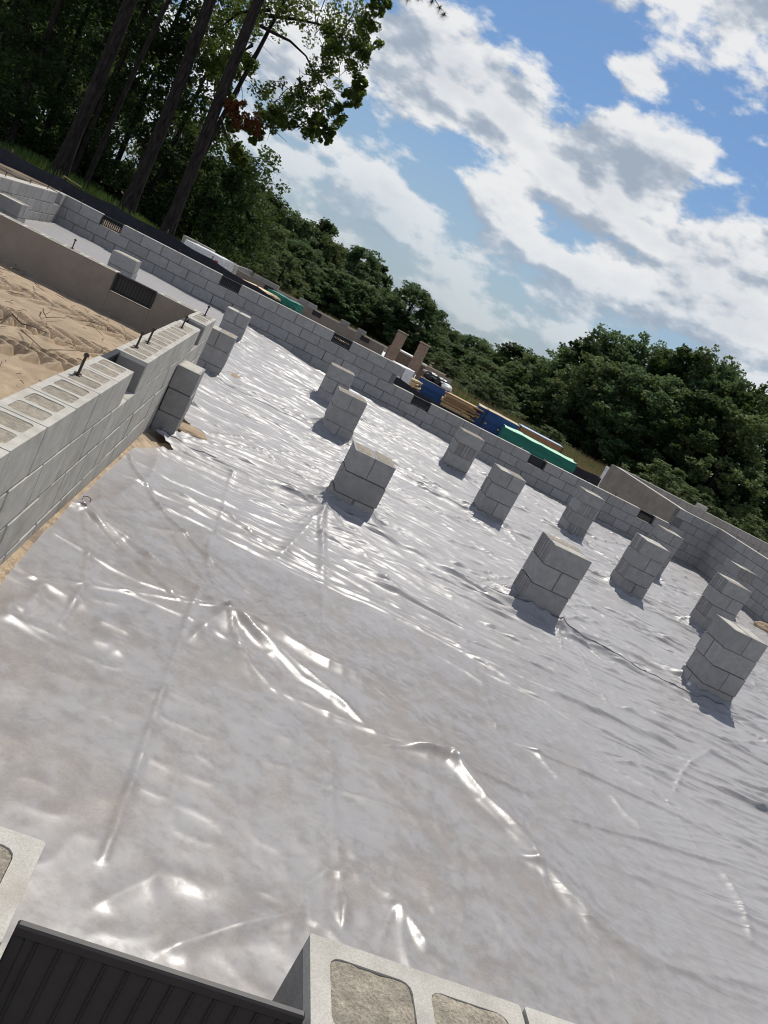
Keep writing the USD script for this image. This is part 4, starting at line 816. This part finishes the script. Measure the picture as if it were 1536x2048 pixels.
ORD = 'first second third fourth fifth sixth seventh eighth ninth tenth eleventh twelfth thirteenth fourteenth fifteenth sixteenth seventeenth eighteenth nineteenth twentieth'.split(); cnt_ = {}
WL = ['edge of the wood left of centre', 'edge of the wood near the neighbouring site', 'far dip of the tree line', 'tall wood at the right']
FT = [(380, 240, 46, 2.4, 1), (420, 312, 50, 2.6, 0), (455, 335, 58, 3.2, 2), (500, 352, 75, 4.2, 0), (535, 385, 80, 4.2, 3), (575, 418, 84, 4.2, 2), (602, 438, 86, 4.4, 0), (645, 442, 90, 4.2, 3), (668, 485, 88, 3.6, 1), (692, 502, 92, 4.0, 2), (735, 503, 92, 4.6, 0), (768, 535, 95, 4.0, 3), (790, 590, 90, 3.4, 1),
      (842, 577, 84, 4.3, 2), (872, 615, 86, 3.2, 0), (893, 655, 122, 5.5, 1), (925, 670, 145, 6, 0), (962, 678, 140, 5.5, 2), (985, 700, 125, 5, 1), (1010, 712, 120, 5, 0), (1045, 698, 105, 5.4, 3), (1085, 722, 98, 4.8, 1), (1105, 735, 90, 4, 2), (1140, 716, 86, 5, 0), (1190, 692, 82, 5, 3), (1245, 675, 80, 6, 2), (1312, 688, 80, 5.6, 0),
      (1370, 704, 78, 5.4, 3), (1432, 722, 76, 5.2, 1), (1462, 738, 74, 4.4, 2), (1492, 775, 72, 4.6, 0), (1540, 780, 70, 5, 3), (1600, 815, 68, 6, 2), (1680, 860, 66, 6, 0), (1220, 730, 72, 4.6, 1), (1290, 745, 70, 4.6, 2), (1360, 770, 68, 4.8, 0), (1430, 800, 66, 4.6, 3), (1500, 840, 64, 4.8, 1), (1060, 745, 85, 4, 0), (930, 700, 105, 4.6, 3), (970, 718, 100, 4.2, 2), (1010, 745, 92, 4.2, 1),
      (480, 420, 66, 3.6, 3), (545, 450, 74, 3.8, 1), (610, 490, 80, 4, 2), (680, 540, 84, 4, 0), (740, 570, 86, 4, 2), (800, 620, 84, 3.6, 3), (1130, 770, 78, 4, 2), (1180, 770, 74, 4.2, 3)]
PH = ['tall', 'rounded', 'dark', 'broad', 'ragged', 'dense', 'pointed', 'olive']
for i, (u, v, D, R, k) in enumerate(sorted(FT)):
    where = WL[0] if u < 640 else WL[1] if u < 880 else WL[2] if u < 1115 else WL[3]
    far_tree(u, v, D, R, k, f'leafy green tree of the wood, standing at the {where}' if False else f'{PH[i % 8]} leafy tree, {ORD[cnt_.setdefault(where, 0)]} counted along the {where}'); cnt_[where] += 1
for u, v, D, R, lab in [(580, 512, 66, 2.6, 'round olive bush at the foot of the wood left of centre'), (520, 470, 62, 2.2, 'small bush by the tall grass left of centre'), (905, 715, 80, 3.0, 'yellowish bush behind the brick columns'), (945, 770, 66, 2.4, 'bush above the blue bundle'), (1005, 770, 64, 2.6, 'loose bush above the blue bundle, right of the first'), (1110, 860, 50, 1.5, 'low shrub in the dry grass behind the crate'),
                        (1345, 935, 40, 1.9, 'big round bush just beyond the wing wall'), (1400, 985, 36, 1.5, 'bush beside the big one beyond the wing wall'), (1440, 1020, 34, 1.3, 'small bush right of the loose block on the wing wall'), (1530, 1045, 36, 1.6, 'bush at the right frame edge over the wing wall')]:
    far_tree(u, v, D, R, 4, lab, True)

for i, (u, v, D, R) in enumerate([(20, -420, 44, 4.5), (120, -380, 46, 4.5), (215, -300, 47, 4.5), (-60, -430, 42, 5), (70, -250, 55, 5), (170, -200, 58, 5), (260, -100, 60, 5), (-140, -420, 44, 5), (-20, -300, 58, 5.5)]):
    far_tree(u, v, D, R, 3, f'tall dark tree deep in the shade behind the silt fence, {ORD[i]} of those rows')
for i, (u, v, D, R) in enumerate([(15, 225, 36, 2.4), (70, 255, 37, 2.2), (125, 290, 38, 2.3), (180, 310, 37, 2.2), (235, 345, 38, 2.2), (300, 370, 38, 2.2), (350, 400, 40, 2.2), (400, 425, 44, 2.2), (435, 440, 50, 2.4), (-40, 200, 37, 2.5)]):
    far_tree(u, v, D, R, 4, f'undergrowth bush at the foot of the tall trunks, {ORD[i]} from the left', True)
# near oaks and tall trunks at left
def near_tree(name, label, base, H, r0, blobs_, per, lsize, mat, seed, limbs=(), extra=(), group=None, lean=(0, 0), cat='tree'):
    r = np.random.default_rng(seed); t = thing(name, label, cat, base, group=group); base = np.array(base); n = 14; z = np.linspace(-.4, H, n); q = np.clip(z / H, 0, 1)
    path = np.c_[lean[0] * z + .10 * np.sin(z * .35 + seed), lean[1] * z + .10 * np.cos(z * .3 + seed), z]; rad = r0 * (1 - .55 * q) * (1 + .5 * np.exp(-np.maximum(z, 0) / .35)); V, F = tube(path, rad, 18)
    V[:, :2] += (meshkit.fbm(V * [7, 7, 1.2], 3, seed)[:, None] - .5) * .06; tr = obj('trunk', (V, F), T['bark'], t, smooth=True)
    for pts in limbs:
        pts = np.asarray(pts) - base; k = len(pts); obj('limb', tube(pts, np.linspace(.10, .025, k) * (r0 / .3), 8), T['bark'], t, smooth=True)
    loc = [(np.asarray(c) - base, R) for c, R in blobs_]
    if loc:
        P = blob_points(loc, per, r, sub=20, subr=.27); obj('crown', leaves(P, None, lsize, r, .72), T[mat], t)
        tw_ = MB()
        for c, R in loc:
            for k in range(7):
                e = np.asarray(c) + r.normal(0, .5, 3) * R; s = np.asarray(c) + r.normal(0, .25, 3) * R + [0, 0, .3 * np.max(R)]; tw_.add(*tube([s, (s + e) / 2 + r.normal(0, .1, 3), e], [.018, .012, .005], 5, cap=False))
        tag(obj('branches', tw_.get(), T['bark'], t, smooth=True), kind='stuff')
    for nm_, bl_, per_, ls_, mt_ in extra:
        P = blob_points([(np.asarray(c) - base, R) for c, R in bl_], per_, r, sub=10, subr=.3); obj(nm_, leaves(P, None, ls_, r, .7), T[mt_], t)
    return t
def gb(u, v, D):
    p = at(u, v, D); return (p[0], p[1], float(te(p[0], p[1])) - .05)
bp = lambda l: [(at(u, v, D), R) for u, v, D, R in l]
T1, T2, T3 = gb(125, 330, 30), gb(255, 405, 30), gb(332, 452, 29)
top_blobs = lambda b, zs, R: [((b[0] + dx, b[1] + dy, b[2] + z), R) for dx, dy, z in zs]
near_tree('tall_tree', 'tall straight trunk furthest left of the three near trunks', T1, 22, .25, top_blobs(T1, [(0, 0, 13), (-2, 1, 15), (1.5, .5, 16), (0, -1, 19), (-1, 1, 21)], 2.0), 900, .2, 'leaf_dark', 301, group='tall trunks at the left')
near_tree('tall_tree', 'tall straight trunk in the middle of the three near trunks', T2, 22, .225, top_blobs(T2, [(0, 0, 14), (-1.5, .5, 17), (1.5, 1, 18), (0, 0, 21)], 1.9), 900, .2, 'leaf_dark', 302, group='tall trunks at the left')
oak = [(425, 60, 31, 1.0), (465, 20, 31, 1.0), (520, 5, 30, 1.0), (585, 10, 29.5, 1.1), (640, 20, 29, 1.15), (695, 45, 28.5, 1.0), (728, 80, 28.5, .62), (690, 110, 28.5, .75), (650, 100, 29, .85), (705, 190, 28.5, .42), (640, 175, 29, .75), (660, 225, 28.5, .6), (600, 215, 29, .85), (560, 205, 29, .8), (545, 245, 29, .55), (610, 255, 28.7, .5), (480, 130, 30, .65), (455, 190, 30, .45), (465, 240, 30, .35), (510, 265, 29.3, .35), (650, 270, 28.5, .3), (470, 300, 29.5, .3), (485, 322, 29.5, .22), (720, 165, 28.4, .26), (430, 130, 31, .5), (760, 8, 28.2, .4)]
near_tree('oak_tree', 'leafy oak hanging over the sky, its trunk the rightmost of the near trunks', T3, 20, .21, bp(oak), 1300, .105, 'leaf_oak', 303,
          limbs=[[at(522, 52, 29.6), at(548, 66, 29.3), at(580, 82, 29), at(612, 112, 28.8), at(640, 170, 28.6)], [at(528, 30, 29.6), at(600, 40, 29), at(690, 60, 28.5)], [at(505, 90, 29.6), at(475, 110, 29.8), at(450, 160, 30), at(430, 200, 30)], [at(440, 235, 29.4), at(452, 270, 29.4), at(470, 310, 29.4)], [at(540, 20, 29.8), at(480, 25, 30.5), at(420, 70, 31)]],
          extra=[('withered_leaves', bp([(490, 232, 28.2, .5), (468, 212, 28.3, .36), (508, 255, 28.2, .32)]), 700, .11, 'leaf_brown')] )
# pine needles dipping into the frame
pn = thing('pine_bough', 'wisp of pine needles dipping in at the top of the sky', 'pine bough', tuple(at(850, -40, 28))); b = MB(); b0 = at(850, -40, 28); r = np.random.default_rng(55)
obj('twig', tube([np.zeros(3), at(870, 0, 28) - b0, at(885, 22, 28) - b0], [.02, .012, .006], 6), T['bark'], pn)
for c in [(840, -5), (865, 2), (880, 15), (888, 28), (815, -2), (855, -20)]:
    cc = at(*c, 28) - b0
    for k in range(90):
        d = r.normal(0, 1, 3); d /= np.linalg.norm(d); e = d * .22; s = np.cross(d, [0.3, .5, .8]); s /= np.linalg.norm(s); b.add(np.array([cc - s * .004, cc + s * .004, cc + e + [0, 0, -.05]]), np.array([[0, 1, 2]]))
obj('needles', b.get(), T['leaf_pine'], pn)
# understorey behind the trunks
US = [(10, 290, 34), (75, 315, 36), (150, 350, 35), (215, 385, 37), (285, 420, 36), (375, 462, 38), (-60, 250, 35), (420, 490, 44)]
for i, (u, v, D) in enumerate(US):
    g0 = gb(u, v, D); hh = [13, 14, 13, 12.5, 8.0, 4.6, 14, 3.6][i]; r = np.random.default_rng(400 + i); bl_ = [((g0[0] + r.uniform(-1.6, 1.6), g0[1] + r.uniform(-1.2, 1.4), g0[2] + z), np.array([1.5, 1.5, 1.15]) * r.uniform(.8, 1.25)) for z in np.linspace(.6, hh, 13)]
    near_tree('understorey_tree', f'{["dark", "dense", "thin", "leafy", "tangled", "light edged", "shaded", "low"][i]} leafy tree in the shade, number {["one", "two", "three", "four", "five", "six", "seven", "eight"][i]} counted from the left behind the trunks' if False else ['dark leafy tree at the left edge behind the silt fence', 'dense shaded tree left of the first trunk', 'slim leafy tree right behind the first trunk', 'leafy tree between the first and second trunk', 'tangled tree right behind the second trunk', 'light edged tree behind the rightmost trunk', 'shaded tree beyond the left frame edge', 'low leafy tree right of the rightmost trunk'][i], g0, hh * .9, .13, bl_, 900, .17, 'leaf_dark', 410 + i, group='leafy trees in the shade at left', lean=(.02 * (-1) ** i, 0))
for i, (u, v) in enumerate([(168, 372), (345, 440)]): near_tree('slim_trunk', ['slim bare trunk leaning beside the first tall trunk', 'slim dark trunk between the second and third tall trunks'][i], gb(u, v, 31), 14, .10, [], 0, 0, '', 430 + i, lean=(.05, .02))

# ------------------------------------------------------------------ field grass
def grass(name, label, n, region, hmin, hmax, mat, seed, w=.022):
    r = np.random.default_rng(seed); P = []
    while len(P) < n:
        u, v, D = region(r); p = at(u, v, D); P.append((p[0], p[1]))
    P = np.array(P); z = te(P[:, 0], P[:, 1]) + .02; h = r.uniform(hmin, hmax, n) * (.5 + fb(P[:, 0], P[:, 1], .3, 3, 7) + .5); a = r.uniform(0, 2 * np.pi, n); le = r.normal(0, .22, (n, 2)) * h[:, None]; s = np.c_[np.cos(a), np.sin(a)] * w
    V = np.stack([np.c_[P - s, z], np.c_[P + s, z], np.c_[P + s * .6 + le * .4, z + h * .6], np.c_[P - s * .6 + le * .4, z + h * .6], np.c_[P + le, z + h]], 1).reshape(-1, 3); i = np.arange(n)[:, None] * 5
    return tag(obj(name, (V, np.vstack([i + [0, 1, 2], i + [0, 2, 3], i + [3, 2, 4]])), T[mat]), label, 'grass', kind='stuff')
def reg(x0, x1, d0, d1): return lambda r: (r.uniform(x0, x1), 0, 0)
def field(x0, x1, y0, y1):
    def f(r):
        return r.uniform(x0, x1), r.uniform(y0, y1)
    return f
def grass_xy(name, label, n, x0, x1, y0, y1, hmin, hmax, mat, seed, w=.022, thin=None):
    r = np.random.default_rng(seed); P = np.c_[r.uniform(x0, x1, n * 2), r.uniform(y0, y1, n * 2)]; d = fb(P[:, 0], P[:, 1], .22, 3, seed) + r.normal(0, .12, len(P)); P = P[d > -.08][:n]
    if thin is not None: P = P[~thin(P[:, 0], P[:, 1])]
    n = len(P); z = te(P[:, 0], P[:, 1]) + .02; h = r.uniform(hmin, hmax, n) * (.7 + fb(P[:, 0], P[:, 1], .3, 3, 7) * 1.2); a = r.uniform(0, 2 * np.pi, n); le = r.normal(0, .22, (n, 2)) * h[:, None]; s = np.c_[np.cos(a), np.sin(a)] * w
    V = np.stack([np.c_[P - s, z], np.c_[P + s, z], np.c_[P + s * .6 + le * .4, z + h * .6], np.c_[P - s * .6 + le * .4, z + h * .6], np.c_[P + le, z + h]], 1).reshape(-1, 3); i = np.arange(n)[:, None] * 5
    tag(obj(name, (V, np.vstack([i + [0, 1, 2], i + [0, 2, 3], i + [3, 2, 4]])), T[mat]), label, 'grass', kind='stuff')
inside_nb = lambda x, y: (x > -6.5) & (x < 9) & (y > 17) & (y < 29.5)
grass_xy('field_grass', 'tall green grass between the neighbouring site and the wood', 52000, -26, 40, 22, 80, .35, .8, 'grass_green', 71, .03, inside_nb)
grass_xy('dry_grass', 'tall dry straw coloured grass in the field before the wood', 34000, -8, 42, 24, 74, .5, 1.0, 'grass_dry', 72, .022, inside_nb)
grass_xy('near_weeds', 'dry weeds beside the white pipe stub and the crate', 5000, 6.8, 20, 9.8, 24, .35, .75, 'grass_dry', 73, .012)
grass_xy('green_weeds', 'green grass behind the silt fence under the trunks', 7000, -13, -4.2, 14.2, 24, .2, .5, 'grass_green', 74, .015)
